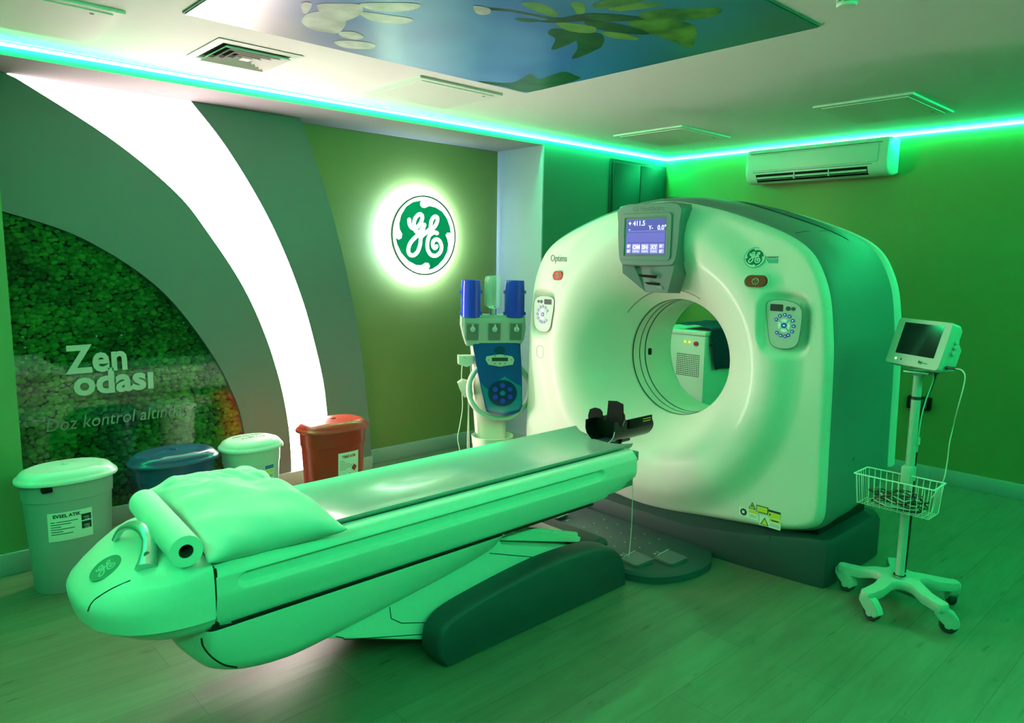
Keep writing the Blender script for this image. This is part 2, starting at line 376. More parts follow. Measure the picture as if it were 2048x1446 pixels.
def arcprism(a, b_, d0, d1, y=ARCY):
    bm = B(); n = max(len(a), len(b_))
    def rs(q, k):
        t_ = k/(n-1)*(len(q)-1); i = min(int(t_), len(q)-2); f_ = t_-i
        return (q[i][0]*(1-f_)+q[i+1][0]*f_, q[i][1]*(1-f_)+q[i+1][1]*f_)
    A = [rs(a, k) for k in range(n)]; Q = [rs(b_, k) for k in range(n)]
    rows = [[(A[k][0], y-d0, A[k][1]), (A[k][0], y-d1, A[k][1]), (Q[k][0], y-d1, Q[k][1]), (Q[k][0], y-d0, Q[k][1])] for k in range(n)]
    loft(bm, rows); return bm
t1 = mk('arch_panel', arcprism(MOSS, [(.578, 2.353)]+[p for p in LL if p[1] > .1]+[(2.094, 0)], 0, -.138), 'arch_grey', None, smooth=40)
tag(t1, 'broad grey curved wall panel between the moss and the glowing white arch', 'wall panel')
t2 = mk('arch_panel', arcprism(LR+[(2.376, 0)], OU, 0, -.138), 'arch_grey', None, smooth=40)
tag(t2, 'grey curved wall panel on the right of the glowing white arch, behind the red bin', 'wall panel')
bm = arcprism(LL, LR, -.004, -.03)
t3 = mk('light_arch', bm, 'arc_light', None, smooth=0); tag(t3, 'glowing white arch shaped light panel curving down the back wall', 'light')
bm = arcprism(LL+[(2.094, 0)], LR+[(2.376, 0)], -.034, -.138); t4 = mk('light_box', bm, 'arch_grey', t3, smooth=40)

# moss bed
random.seed(4)
def inside_moss(x, z):
    for i in range(len(MOSS)-1):
        x0, z0 = MOSS[i]; x1, z1 = MOSS[i+1]
        if z1 <= z <= z0: return x < x0+(x1-x0)*(z0-z)/max(1e-6, z0-z1)+.012
    return z < 0
import numpy as np
tb = B(); bmesh.ops.create_icosphere(tb, subdivisions=2, radius=1); tb.verts.ensure_lookup_table()
IV = np.array([v.co[:] for v in tb.verts]); IF = np.array([[v.index for v in f.verts] for f in tb.faces]); tb.free()
VV, FF, CC = [], [], []; step = .0225; k = 0; z = .0
while z < 1.75:
    x = .57+(k % 2)*step/2
    while x < 1.83:
        px, pz = x+random.uniform(-.008, .008), z+random.uniform(-.008, .008)
        if inside_moss(px, pz):
            big = noise.noise((px*3.1, pz*3.1, 5))+.5*noise.noise((px*9, pz*9, 1))
            r_ = random.uniform(.0105, .0205); dy = 4.43-.016-.022*big-random.uniform(0, .024)
            jit = 1+.22*np.array([noise.noise((v[0]*1.9+px*40, v[1]*1.9, v[2]*1.9+pz*40)) for v in IV])
            v = IV*jit[:, None]*r_*np.array([1.05, .95, .85])+np.array([px, dy, pz])
            FF.append(IF+len(VV)*len(IV)); VV.append(v); CC.append(min(1, max(0, .42+.5*big+random.uniform(-.35, .35))))
        x += step
    z += step*.87; k += 1
V = np.concatenate(VV); F = np.concatenate(FF)
me = bpy.data.meshes.new('moss'); me.from_pydata(V.tolist(), [], F.tolist()); me.materials.append(M['moss'])
at = me.attributes.new('clump', 'FLOAT', 'POINT'); at.data.foreach_set('value', np.repeat(np.array(CC), len(IV)).astype('f')); me.shade_smooth()
mo = bpy.data.objects.new('moss', me); C.objects.link(mo); tag(mo, 'dense green cushion moss covering the wall behind the glass', 'moss', kind='stuff')
struct('trim_2', BX(.575, 1.84, 4.43, RECY-.001, .0, 1.74), 'base_dark', smooth=0)['label'] = 'dark backing board of the moss'
# glass sheet with lettering
gl = thing('glass_panel', 'clear glass sheet with Turkish lettering in front of the moss, left end of the room', 'glass panel', (1.2, 4.36, .105))
gp = [(x, z) for x, z in MOSS if z > .11]+[(1.796, .108), (.58, .108)]; gp = [(max(x, .581), z) for x, z in gp]
mk('glass_sheet', prism(B(), gp[1:], xz(4.352), 0, -.006), 'sheet_glass', gl, smooth=0)
gy = 4.351; tf = xz(gy)
def place(u0, v0, sh=0): return lambda u, v, d: (u0+u, gy-d, v0+v+sh*u)
mk('lettering', text_bm('Zen', .205, place(.862, .872), .006, align='LEFT', sx=.86, bold=.006, space=1.05), 'letter_grey', gl, label='upper word of the large lettering')
mk('lettering', text_bm('odas\u0131', .185, place(.885, .752), .006, align='LEFT', bold=.006, sx=1.02, space=1.02), 'letter_grey', gl, label='lower word of the large lettering')
mk('lettering', text_bm('Doz kontrol altında...', .098, place(.742, .572), .002, shear=.2, align='LEFT', sx=.86, space=1.02), 'letter_frost', gl, label='small slanted lettering')
for (x, z) in ((1.463, 1.11), (.678, 1.075), (.685, 1.021), (.684, .968), (1.01, 1.06), (1.132, 1.058)):
    bb_ = B(); lathe(bb_, [(.0045, .012), (.0045, -.001), (.0035, -.003)], (x, 4.35, z), 12, 'Y'); mk('glass_dot', bb_, 'metal', gl)  # small bright metal dots on the glass face

# ------------------------------------------------------------------ LED strips along the ceiling edge
def led(x0, x1, y0, y1, label, m_='led_strip'):
    o = mk('led_strip', BX(x0, x1, y0, y1, 2.390, 2.403), m_, None, smooth=0)
    tag(o, label, 'light strip')
led(XL, XR-.014, YW-.014, YW-.002, 'glowing green light strip under the ceiling above the arch wall and the dark door')
led(XR-.014, XR-.002, YF, YW-.014, 'glowing green light strip under the ceiling above the wall air conditioner')
led(XL, XR-.014, YF+.002, YF+.014, 'green light strip under the ceiling behind the viewer', 'led_strip_near')
led(XL+.002, XL+.014, YF+.014, YW-.014, 'green light strip under the ceiling at the viewer\'s left, out of the photo')

# ------------------------------------------------------------------ emblem (two linked script letters in a hooked ring)
GREENPTS = [(615, 253), (592, 275), (592, 310), (612, 336), (650, 340), (700, 312), (780, 325), (860, 370), (920, 450), (955, 545), (968, 622), (925, 618), (902, 650), (925, 705), (936, 760), (925, 850), (880, 940), (810, 1020), (745, 1062), (690, 1078), (710, 1035), (692, 995), (650, 992), (605, 1022), (540, 1020), (450, 970), (370, 880), (325, 780), (308, 702), (340, 728), (375, 708), (383, 660), (355, 605), (350, 540), (372, 440), (430, 340), (510, 280)]
STROKES = [[(462, 488), (466, 540), (490, 580), (530, 585), (580, 545), (612, 480), (612, 430), (578, 420), (535, 465), (515, 540), (525, 600), (562, 632), (605, 600), (640, 540)],
           [(640, 540), (610, 625), (540, 685), (475, 760), (450, 840), (465, 895), (510, 905), (560, 860), (590, 770), (600, 690), (650, 640), (705, 590)],
           [(705, 590), (760, 560), (797, 490), (797, 445), (765, 435), (728, 480), (716, 560), (735, 610), (795, 632)],
           [(760, 622), (705, 660), (678, 740), (680, 830), (720, 895), (780, 905), (835, 860), (850, 790), (825, 725), (780, 708), (745, 740), (745, 790), (770, 815), (790, 790)]]
def en(p): return ((p[0]-645)/378, (668-p[1])/468)
def plane_fn(y0, z0, off):
    X = fxat(y0, z0); gy_ = (fxat(y0+.03, z0)-fxat(y0-.03, z0))/.06; gz_ = (fxat(y0, z0+.03)-fxat(y0, z0-.03))/.06
    return lambda u, v, d: (X-off-gy_*u+gz_*v-d, y0-u, z0+v)
def emblem(parent, fn, R, m_green, m_white, m_face=None, d=.002, nm='emblem', rim=None):
    """fn(u,v,d) unit drawing -> world; R radius"""
    base = B(); prism(base, [(R*cos(2*pi*k/64), R*sin(2*pi*k/64)) for k in range(64)], fn, 0, d)
    e = mk(nm, base, m_face or m_white, parent)
    bm = B(); prism(bm, [(u*R, v*R) for u, v in map(en, GREENPTS)], fn, d, d*1.4); mk('emblem_field', bm, m_green, e, smooth=0)
    for s in STROKES:
        q = [en(p) for p in s]; q = spl(q, 5); bm = B(); L, Rr = [], []; w_ = .058
        for i, p in enumerate(q):
            a, b_ = q[max(i-1, 0)], q[min(i+1, len(q)-1)]; dx, dy = b_[0]-a[0], b_[1]-a[1]; l = math.hypot(dx, dy) or 1
            nx, ny = -dy/l*w_, dx/l*w_*.9
            L.append(fn((p[0]+nx)*R, (p[1]+ny)*R, d*1.9)); Rr.append(fn((p[0]-nx)*R, (p[1]-ny)*R, d*1.9))
        grid(bm, [L, Rr])
        for p in (q[0], q[-1]): fan(bm, [fn((p[0]+w_*cos(2*pi*k/14))*R, (p[1]+w_*.9*sin(2*pi*k/14))*R, d*1.9) for k in range(14)])
        mk('emblem_letter_stroke', bm, m_white, e, smooth=0)
    if rim:
        bm = B(); tube(bm, [fn(R*1.0*cos(2*pi*k/64), R*1.0*sin(2*pi*k/64), d) for k in range(64)], R*.022, 6, closed=True); mk('emblem_rim', bm, rim, e)
    return e
lg = thing('illuminated_emblem', 'round backlit green and white emblem glowing on the green recess wall', 'sign', (3.21, 4.42, 1.663))
f_ = lambda u, v, d: (3.21+u, 4.405-d, 1.663+v)
bm = B(); lathe(bm, [(.283, 4.406), (.283, 4.424), (.10, 4.424)], (3.21, 0, 1.663), 64, 'Y'); mk('emblem_body', bm, 'emblem_white', lg)
bm = B(); lathe(bm, [(.276, 4.425), (.276, 4.430), (.225, 4.430), (.225, 4.425)], (3.21, 0, 1.663), 64, 'Y'); mk('halo_lamp', bm, 'halo_light', lg)
bm = B(); lathe(bm, [(.10, 4.424), (.10, RECY)], (3.21, 0, 1.663), 24, 'Y'); mk('wall_mount', bm, 'ink_grey', lg)
emblem(lg, f_, .284, 'emblem_green_lit', 'emblem_white_lit', nm='emblem_face', d=.003, rim='ink_grey')

# ------------------------------------------------------------------ ceiling things
cp = thing('ceiling_picture', 'large glossy printed ceiling picture of leaves and white blossom on blue', 'picture', (1.96, 2.17, HC))
mk('picture_frame', BX(1.055, 2.865, 1.36, 2.99, HC-.006, HC-.0005), 'ink_grey', cp, smooth=0)
bm = BX(1.062, 2.858, 1.367, 2.983, HC-.010, HC-.006)
mats = ['print_sky', 'print_leaf', 'print_leaf_light', 'print_leaf_dark', 'print_petal', 'print_twig']
PR = dict(
 stem=(5, [(1.812, 2.109), (1.89, 2.057), (2.067, 2.005), (2.113, 1.9), (2.278, 1.775), (2.311, 1.8), (2.174, 1.954), (2.107, 2.053), (2.043, 2.088), (2.062, 2.039), (1.91, 2.078), (1.829, 2.128)]),
 l3=(3, [(2.271, 2.079), (2.337, 2.01), (2.456, 2.101), (2.506, 2.204), (2.53, 2.345), (2.421, 2.213)]),
 l2=(3, [(2.155, 2.099), (2.254, 2.063), (2.338, 2.149), (2.364, 2.311), (2.262, 2.192), (2.189, 2.163)]),
 l5=(1, [(2.29, 1.836), (2.359, 1.751), (2.448, 1.689), (2.561, 1.715), (2.744, 1.86), (2.58, 1.865), (2.407, 1.873)]),
 l6=(1, [(2.257, 1.767), (2.26, 1.68), (2.344, 1.581), (2.39, 1.521), (2.437, 1.527), (2.465, 1.598), (2.415, 1.708), (2.335, 1.775)]),
 l7=(2, [(2.129, 1.8), (2.131, 1.719), (2.225, 1.623), (2.227, 1.687), (2.199, 1.756), (2.174, 1.795)]),
 l8=(2, [(1.868, 1.985), (1.918, 1.934), (1.986, 1.946), (2.052, 1.976), (2.054, 2.002), (1.964, 2.009)]),
 l9=(2, [(1.991, 1.861), (2.022, 1.829), (2.098, 1.887), (2.094, 1.919), (2.041, 1.889)]),
 l10=(3, [(2.50, 2.97), (2.642, 2.867), (2.579, 2.667), (2.686, 2.711), (2.665, 2.528), (2.756, 2.533), (2.832, 2.584), (2.850, 2.95), (2.676, 2.965)]),
 l11=(3, [(2.174, 1.954), (2.268, 1.889), (2.445, 1.866), (2.469, 1.892), (2.384, 1.946), (2.265, 1.986)]),
 l12=(3, [(1.968, 2.12), (2.007, 2.081), (2.058, 2.073), (2.036, 2.111), (1.996, 2.13)]),
 l1=(2, [(2.112, 2.048), (2.151, 2.008), (2.248, 1.972), (2.302, 2.014), (2.283, 2.05), (2.206, 2.078)]),
 l4=(2, [(2.32, 1.995), (2.384, 1.946), (2.477, 1.935), (2.501, 1.963), (2.46, 1.988), (2.4, 2.015)]),
 l13=(1, [(2.05, 1.80), (2.08, 1.66), (2.14, 1.60), (2.15, 1.70), (2.11, 1.82)]), l14=(3, [(2.11, 1.90), (2.20, 1.82), (2.30, 1.78), (2.27, 1.86), (2.19, 1.92)]),
 w1=(4, [(1.386, 2.629), (1.431, 2.557), (1.525, 2.597), (1.587, 2.758), (1.538, 2.793), (1.478, 2.793), (1.414, 2.739)]),
 w2=(4, [(1.364, 2.522), (1.412, 2.449), (1.473, 2.411), (1.526, 2.487), (1.526, 2.624), (1.45, 2.618)]),
 w3=(4, [(1.511, 2.475), (1.608, 2.429), (1.699, 2.405), (1.71, 2.465), (1.634, 2.528), (1.57, 2.523)]),
 w4=(4, [(1.468, 2.391), (1.602, 2.256), (1.641, 2.29), (1.609, 2.375), (1.532, 2.427)]),
 w5=(4, [(1.582, 2.748), (1.626, 2.703), (1.689, 2.735), (1.685, 2.789), (1.626, 2.799)]),
 w6=(4, [(1.637, 2.888), (1.671, 2.82), (1.768, 2.789), (1.803, 2.86), (1.718, 2.929)]),
 w7=(4, [(1.316, 2.546), (1.342, 2.519), (1.377, 2.612), (1.372, 2.643)]), w8=(4, [(1.768, 2.123), (1.825, 2.104), (1.861, 2.145), (1.853, 2.175), (1.819, 2.174)]))
dz = .0101
for nme, (mi, q) in PR.items():
    fan(bm, [(x, y, HC-dz) for x, y in spl(q, 4, True)], mi); dz += .00006
mk('print', bm, mats, cp, smooth=0)

# air vent
vt = thing('air_vent', 'square white louvred air vent in the ceiling left of the picture', 'vent', (1.47, 3.41, HC))
def sqring(bm, cx, cy, a, b_, z0, z1):
    """square ring from half-size a (at z0) to half-size b_ (at z1)"""
    rows = [[(cx+s*h, cy+t_*h, z) for s, t_ in ((-1, -1), (1, -1), (1, 1), (-1, 1))] for h, z in ((a, z0), (b_, z1), (b_, z1+.002), (a, z0+.002))]
    grid(bm, rows, True, True); return bm
mk('frame', sqring(sqring(B(), 1.475, 3.41, .195, .165, HC-.004, HC-.010), 1.475, 3.41, .165, .158, HC-.010, HC-.004), 'vent_white', vt, smooth=0)
mk('duct_opening', BX(1.475-.16, 1.475+.16, 3.41-.16, 3.41+.16, HC-.002, HC-.0008), 'dark_gap', vt, smooth=0)
for h in (.150, .118, .086, .054): mk('louvre', sqring(B(), 1.475, 3.41, h, h-.019, HC-.022, HC-.004), 'vent_white', vt, smooth=0)
mk('centre_plate', BX(1.475-.022, 1.475+.022, 3.41-.022, 3.41+.022, HC-.020, HC-.014), 'vent_white', vt, smooth=0)
def hatch(x0, x1, y0, y1, label, drop=.016):
    t_ = thing('ceiling_hatch', label, 'hatch', ((x0+x1)/2, (y0+y1)/2, HC), group='access hatches in the ceiling')
    mk('hatch_frame', BX(x0, x1, y0, y1, HC-.012, HC-.0005), 'vent_white', t_, smooth=0)
    mk('hatch_lid', BX(x0+.035, x1-.035, y0+.035, y1-.035, HC-.016, HC-.0125), 'vent_white', t_, smooth=0)
    b_ = B(); lathe(b_, [(.008, HC-.0175), (.008, HC-.0158)], ((x0+x1)/2+.2, y0+.07, 0), 12); mk('latch', b_, 'ink_grey', t_)
hatch(.30, .90, 3.14, 3.69, 'white ceiling hatch at the top left corner of the photo')
hatch(2.25, 2.81, 3.12, 3.65, 'white ceiling hatch between the ceiling picture and the green strip, right of the air vent')
hatch(4.26, 4.88, 2.93, 3.52, 'ceiling hatch nearest the far corner above the scanner')
hatch(4.27, 4.95, 1.50, 2.04, 'ceiling hatch in front of the wall air conditioner')
sd = thing('smoke_detector', 'round white smoke detector on the ceiling', 'smoke detector', (2.56, 1.13, HC))
b_ = B(); lathe(b_, [(.062, HC-.0005), (.064, HC-.014), (.050, HC-.022), (.034, HC-.024)], (2.56, 1.13, 0), 40); mk('mount', b_, 'vent_white', sd)
b_ = B(); lathe(b_, [(.027, HC-.0235), (.027, HC-.05)], (2.56, 1.13, 0), 24); mk('sensor_core', b_, 'dark_gap', sd)
b_ = B()
for z in (HC-.030, HC-.037, HC-.044): lathe(b_, [(.0335, z), (.0335, z-.0028), (.029, z-.0028), (.029, z)], (2.56, 1.13, 0), 32)
for k in range(8):
    a = 2*pi*k/8; tube(b_, [(2.56+.032*cos(a), 1.13+.032*sin(a), HC-.024), (2.56+.032*cos(a), 1.13+.032*sin(a), HC-.052)], .0022, 6)
mk('sensor_cage', b_, 'vent_white', sd)
b_ = B(); lathe(b_, [(.033, HC-.048), (.033, HC-.052), (.029, HC-.057), (.001, HC-.058)], (2.56, 1.13, 0), 32); mk('sensor_cap', b_, 'vent_white', sd)

# ------------------------------------------------------------------ wall air conditioner
ac = thing('air_conditioner', 'long white air conditioner on the green wall under the light strip', 'air conditioner', (5.44, 2.53, 2.13))
PA = spl([(5.538, 2.372), (5.40, 2.375), (5.355, 2.36), (5.338, 2.31), (5.334, 2.22), (5.345, 2.16), (5.38, 2.125), (5.45, 2.115), (5.538, 2.135)], 4)
def acsec(y, s=1.0): return [(5.538-(5.538-x)*s, y, 2.245+(z-2.245)*s) for x, z in PA]
b_ = B(); loft(b_, [acsec(1.998, .93), acsec(2.006, .985), acsec(2.03, 1), acsec(3.03, 1), acsec(3.054, .985), acsec(3.062, .93)]); mk('housing', b_, 'ac_white', ac, smooth=50)
b_ = B(); box(b_, 5.327, 5.345, 2.06, 3.0, 2.205, 2.325, bev=.006); mk('front_panel', b_, 'ac_white', ac)
b_ = B(); box(b_, 5.3305, 5.352, 2.04, 3.02, 2.336, 2.339); box(b_, 5.3325, 5.36, 2.10, 2.99, 2.192, 2.196); mk('panel_groove', b_, 'ink_grey', ac, smooth=0)
b_ = B(); prism(b_, [(5.337, 2.178), (5.350, 2.148), (5.375, 2.124), (5.39, 2.15), (5.36, 2.185)], lambda u, v, d: (u, d, v), 2.13, 2.97); mk('air_outlet', b_, 'black', ac, smooth=0)
b_ = B(); prism(b_, [(5.340, 2.158), (5.346, 2.146), (5.352, 2.150), (5.346, 2.162)], lambda u, v, d: (u, d, v), 2.135, 2.965); mk('louvre', b_, 'ac_white', ac, smooth=0)
for y in (2.40, 2.66): mk('outlet_divider', BX(5.334, 5.36, y-.003, y+.003, 2.132, 2.18), 'ac_white', ac, smooth=0)

# ------------------------------------------------------------------ scanner gantry
YC, ZC = 2.345, .965
ga = thing('ct_scanner', 'large white ring shaped CT scanner with a round bore and grey shell', 'CT scanner', (3.6, YC, 0))
HALF = [(0, 1.818), (.15, 1.805), (.35, 1.762), (.52, 1.71), (.68, 1.65), (.79, 1.592), (.86, 1.525), (.91, 1.43), (.938, 1.34), (.956, 1.22), (.968, 1.10), (.975, .9), (.98, .66), (.985, .45), (.984, .355), (.968, .308), (.92, .272), (.82, .240), (.73, .222), (.58, .204), (.41, .180), (.19, .143), (0, .125)]
HS = spl(HALF, 6)
OUT = [(a, z) for a, z in HS]+[(-a, z) for a, z in HS[::-1][1:-1]]
def outline_r(th):
    """th measured from +dy towards up; returns radius from the bore axis to the face outline"""
    dx, dz_ = cos(th), sin(th); best = None
    for i in range(len(OUT)):
        (x0, z0), (x1, z1) = OUT[i], OUT[(i+1) % len(OUT)]; z0 -= ZC; z1 -= ZC
        ex, ez = x1-x0, z1-z0; den = dx*ez-dz_*ex
        if abs(den) < 1e-12: continue
        t_ = (x0*ez-z0*ex)/den; s = (x0*dz_-z0*dx)/den
        if t_ > 0 and -1e-6 <= s <= 1+1e-6 and (best is None or t_ > best): best = t_
    return best
NT = 288; RO = [outline_r(2*pi*i/NT) for i in range(NT)]
RB, XB, RC, XCR, XFACE = .33, 3.47, .695, 3.180, 3.222
def pocket(dy, z):
    d = 0
    for cy_ in (-.745, .825):
        u = (dy-cy_)/.118; v = (z-(1.222 if cy_ < 0 else 1.17))/.145
        q = (abs(u)**3.2+abs(v)**3.2)**(1/3.2); d = max(d, 1-ss(.80, 1.08, q))
    return d
def face_x(r_, R, dy, z):
    if r_ < RC: u = (r_-RB)/(RC-RB); x = XB-(XB-XCR)*(1-(1-max(0, u))**2.0)
    else: x = XCR+(XFACE-XCR)*ss(RC, RC+.165, r_)
    x += .028*pocket(dy, z)
    e = R-r_
    if e < .045: w_ = 1-e/.045; x += .042*(1-sqrt(max(0, 1-w_*w_)))
    return x
def fxat(y, z):
    dy = y-YC; r_ = math.hypot(dy, z-ZC); th = math.atan2(z-ZC, dy) % (2*pi); R = RO[int(th/(2*pi)*NT) % NT]; return face_x(r_, R, dy, z)
NR = 90; P_ = []
for i in range(NT):
    th = 2*pi*i/NT; R = RO[i]; row = []
    for j in range(NR+1):
        t_ = j/NR; t_ = t_ if t_ < .9 else .9+.1*(1-(1-(t_-.9)/.1)**1.6)
        r_ = RB+(R-RB)*t_; dy, dz_ = r_*cos(th), r_*sin(th); row.append((face_x(r_, R, dy, ZC+dz_), YC+dy, ZC+dz_))
    row.append((3.285, YC+R*cos(th), ZC+R*sin(th)))
    P_.append(row)
b_ = B(); grid(b_, P_, True, False); fc = mk('front_cover', b_, 'cover_white', ga, smooth=60)
# shell
def shell_pt(i, x, k):
    th = 2*pi*i/NT; R = RO[i]*k; dy, z = R*cos(th), ZC+R*sin(th)
    if z < .55: z += .42*max(0, x-3.32)**1.6*(1-ss(.1, .55, z))+.05*(1-ss(.2, .5, z))*ss(3.25, 3.4, x)
    return (x, YC+dy, z)
SH = [(3.252, .985), (3.258, 1.004), (3.275, 1.015), (3.31, 1.022), (3.36, 1.032), (3.45, 1.042), (3.60, 1.046), (3.76, 1.045), (3.86, 1.038), (3.915, 1.022), (3.94, .995), (3.945, .94)]
b_ = B(); grid(b_, [[shell_pt(i, x, k) for x, k in SH] for i in range(NT)], True, False); sh = mk('shell', b_, 'shell_grey', ga, smooth=60)
RCV = [(3.93, .99), (3.955, 1.028), (3.99, 1.030), (4.02, .99), (4.035, .90)]
b_ = B(); P_ = [[shell_pt(i, x, k) for x, k in RCV]+[(4.035, YC+.44*cos(2*pi*i/NT), ZC+.44*sin(2*pi*i/NT)), (3.86, YC+.331*cos(2*pi*i/NT), ZC+.331*sin(2*pi*i/NT))] for i in range(NT)]
grid(b_, P_, True, False); mk('rear_cover', b_, 'cover_white', ga, smooth=60)
# lens shaped intake on the shell top (right shoulder), mirrored on the left
def SHf(x):
    for (a, ka), (c_, kc) in zip(SH, SH[1:]):
        if a <= x <= c_: return ka+(kc-ka)*(x-a)/(c_-a)
def lens(sgn):
    b_ = B(); rows = []
    for a in range(25):
        t_ = a/24; ang = 38+40*t_; hw = .105*sin(pi*t_)**.75+.002
        row = []
        for k in range(9):
            x = 3.645+hw*(k/8*2-1); th = radians(180-ang if sgn < 0 else ang); i = (th/(2*pi)*NT) % NT; i0 = int(i); f = i-i0
            p = Vector(shell_pt(i0, x, SHf(x)))*(1-f)+Vector(shell_pt((i0+1) % NT, x, SHf(x)))*f
            p += Vector((0, cos(th), sin(th)))*.0035; row.append(tuple(p))
        rows.append(row)
    grid(b_, rows); mk('top_intake', b_, 'base_dark', ga, smooth=60)
lens(-1); lens(1)
# fine seams in the shell
def seam(i0, i1, x, name='seam'):
    b_ = B(); tube(b_, [Vector(shell_pt(i % NT, x, SHf(x)))+Vector((0, cos(2*pi*i/NT), sin(2*pi*i/NT)))*.0002 for i in range(i0, i1)], .0013, 5); mk(name, b_, 'dark_gap', ga)
b_ = B(); i = int(NT*.25)
tube(b_, [Vector(shell_pt(i, x, SHf(x)))+Vector((0, 0, .0005)) for x in (3.28, 3.36, 3.5, 3.65, 3.8)], .0016, 5); mk('seam', b_, 'dark_gap', ga)
b_ = B(); i = int(NT*.382)
tube(b_, [Vector(shell_pt(i, x, SHf(x)))+Vector((0, 0, .0003)) for x in (3.28, 3.36, 3.5, 3.65, 3.8)], .0012, 5); mk('seam', b_, 'dark_gap', ga)
for (x, z) in ((3.44, .595), (3.78, .66)):
    b_ = B(); lathe(b_, [(.013, -.004), (.013, .0015), (.010, .003)], (0, 0, 0), 16, 'Y'); b_.transform(Matrix.Translation((x, YC-1.018, z)) @ Matrix.Scale(-1, 4, (0, 1, 0))); mk('screw_cap', b_, 'base_dark', ga)
# bore tube, scan window rings
b_ = B(); lathe(b_, [(RB, XB-.001), (RB, 3.50), (RB, 3.60), (RB, 3.862)], (0, YC, ZC), 96, 'X', cap=False); bo = mk('bore_liner', b_, 'cover_white', ga, smooth=60)
for x, w_ in ((3.487, .006), (3.553, .0035), (3.607, .005)):
    b_ = B(); lathe(b_, [(RB-.0015, x-w_), (RB-.003, x), (RB-.0015, x+w_)], (0, YC, ZC), 96, 'X', cap=False); mk('scan_window', b_, 'base_dark', bo, smooth=60)
b_ = B(); prism(b_, rrect(.030, .040, .008, 4, 3.655, .95), lambda u, v, d: (u, YC+sqrt(RB**2-(v-ZC)**2)-d, v), -.002, .004); mk('sensor_window', b_, 'black', bo)
b_ = B(); tube(b_, [(face_x(RB+.055, 1, 0, 0)-.0005, YC+(RB+.055)*cos(radians(a)), ZC+(RB+.055)*sin(radians(a))) for a in range(38, 121, 4)], .0016, 5); mk('bore_lip_seam', b_, 'dark_gap', ga)
# small rounded cover outline on the left of the face
b_ = B(); tube(b_, [(face_x(math.hypot(u-YC, v-ZC), .98, u-YC, v)-.0003, u, v) for u, v in rrect(.065, .075, .022, 4, 3.193, .928)], .0012, 5, closed=True); mk('cover_cap_seam', b_, 'ink_grey', ga)
# display housing
def hs(y, z, x): return (x, YC+y, z)
front = [(-.195, 1.792), (.0, 1.802), (.195, 1.792), (.205, 1.70), (.196, 1.56), (.178, 1.49), (.12, 1.475), (-.12, 1.475), (-.178, 1.49), (-.196, 1.56), (-.205, 1.70)]
b_ = B()
def hsec(x, k, dz_=0): return [hs(y*k, 1.64+(z-1.64)*k+dz_, x) for y, z in spl(front, 3, True)]
loft(b_, [hsec(3.30, 1.0), hsec(3.168, 1.0), hsec(3.150, .985), hsec(3.142, .955)]); dh = mk('display_housing', b_, 'housing_grey', ga, smooth=40)
b_ = B()
ch = [(-.205, 1.66, 3.165), (.205, 1.66, 3.165), (.165, 1.435, 3.150), (.082, 1.335, 3.245), (-.072, 1.335, 3.245), (-.165, 1.435, 3.150)]
def chin(k, dx): return [hs(y*k, 1.46+(z-1.46)*k, x+dx) for y, z, x in ch]
loft(b_, [chin(1.03, .11), chin(1.0, .012), chin(.97, .0)]); mk('display_chin', b_, 'housing_grey', ga, smooth=30)
b_ = B(); prism(b_, [(-.06, 1.428), (.06, 1.432), (.05, 1.418), (-.045, 1.412)], lambda u, v, d: (3.150+(1.435-v)*.9-d, YC+u, v), -.004, .002); mk('chin_slot', b_, 'black', ga, smooth=0)
b_ = B(); prism(b_, [(-.055, 1.388), (.045, 1.39), (.03, 1.378), (-.04, 1.375)], lambda u, v, d: (3.150+(1.435-v)*.95-d, YC+u, v), -.004, .002); mk('chin_slot', b_, 'black', ga, smooth=0)
b_ = B(); prism(b_, [(-.055, 1.372), (-.02, 1.372), (-.02, 1.357), (-.055, 1.357)], lambda u, v, d: (3.150+(1.435-v)*.95-d, YC+u, v), -.004, .002); mk('chin_light', b_, 'pad_mark', ga, smooth=0)
SW, SH_ = .252, .182; SY, SZ = YC+.012, 1.628; SX = 3.1425
fr_o = rrect(.330, .245, .02, 5); fr_i = rrect(SW+.012, SH_+.012, .006, 5)
b_ = B(); grid(b_, [[(SX+.002, SY+u, SZ+v) for u, v in fr_o], [(SX-.006, SY+u*.98, SZ+v*.98) for u, v in fr_o], [(SX-.006, SY+u*1.04, SZ+v*1.04) for u, v in fr_i], [(SX-.001, SY+u, SZ+v) for u, v in fr_i]], False, True); mk('screen_bezel', b_, 'housing_grey', dh, smooth=30)
def S(u, v, d): return (SX-.001-d, SY+SW/2-u*SW, SZ-SH_/2+v*SH_)       # u 0..1 left to right as seen
b_ = B(); D = 0
def q(u0, u1, v0, v1, mi, d): fan(b_, [S(u0, v0, d), S(u1, v0, d), S(u1, v1, d), S(u0, v1, d)], mi)
q(0, 1, 0, 1, 0, 0); q(.01, .99, .34, .62, 1, .0003); q(.04, .99, .655, .667, 2, .0006); q(0, 1, 0, .32, 0, .0003)
for u0, u1, v0, v1 in ((.02, .135, .17, .30), (.02, .135, .03, .155), (.165, .375, .03, .30), (.40, .60, .03, .30), (.625, .825, .03, .30), (.85, .98, .17, .30), (.85, .98, .03, .155)): q(u0, u1, v0, v1, 2, .0006)
for k in range(5): q(.20+.03*k, .215+.03*k, .07, .10, 3, .0008); q(.43+.03*k, .445+.03*k, .07, .10, 3, .0008); q(.655+.03*k, .67+.03*k, .07, .10, 3, .0008)
for u0 in (.04, .87):
    for v0 in (.20, .055): q(u0, u0+.05, v0, v0+.03, 3, .0008); q(u0, u0+.075, v0+.045, v0+.065, 3, .0008)
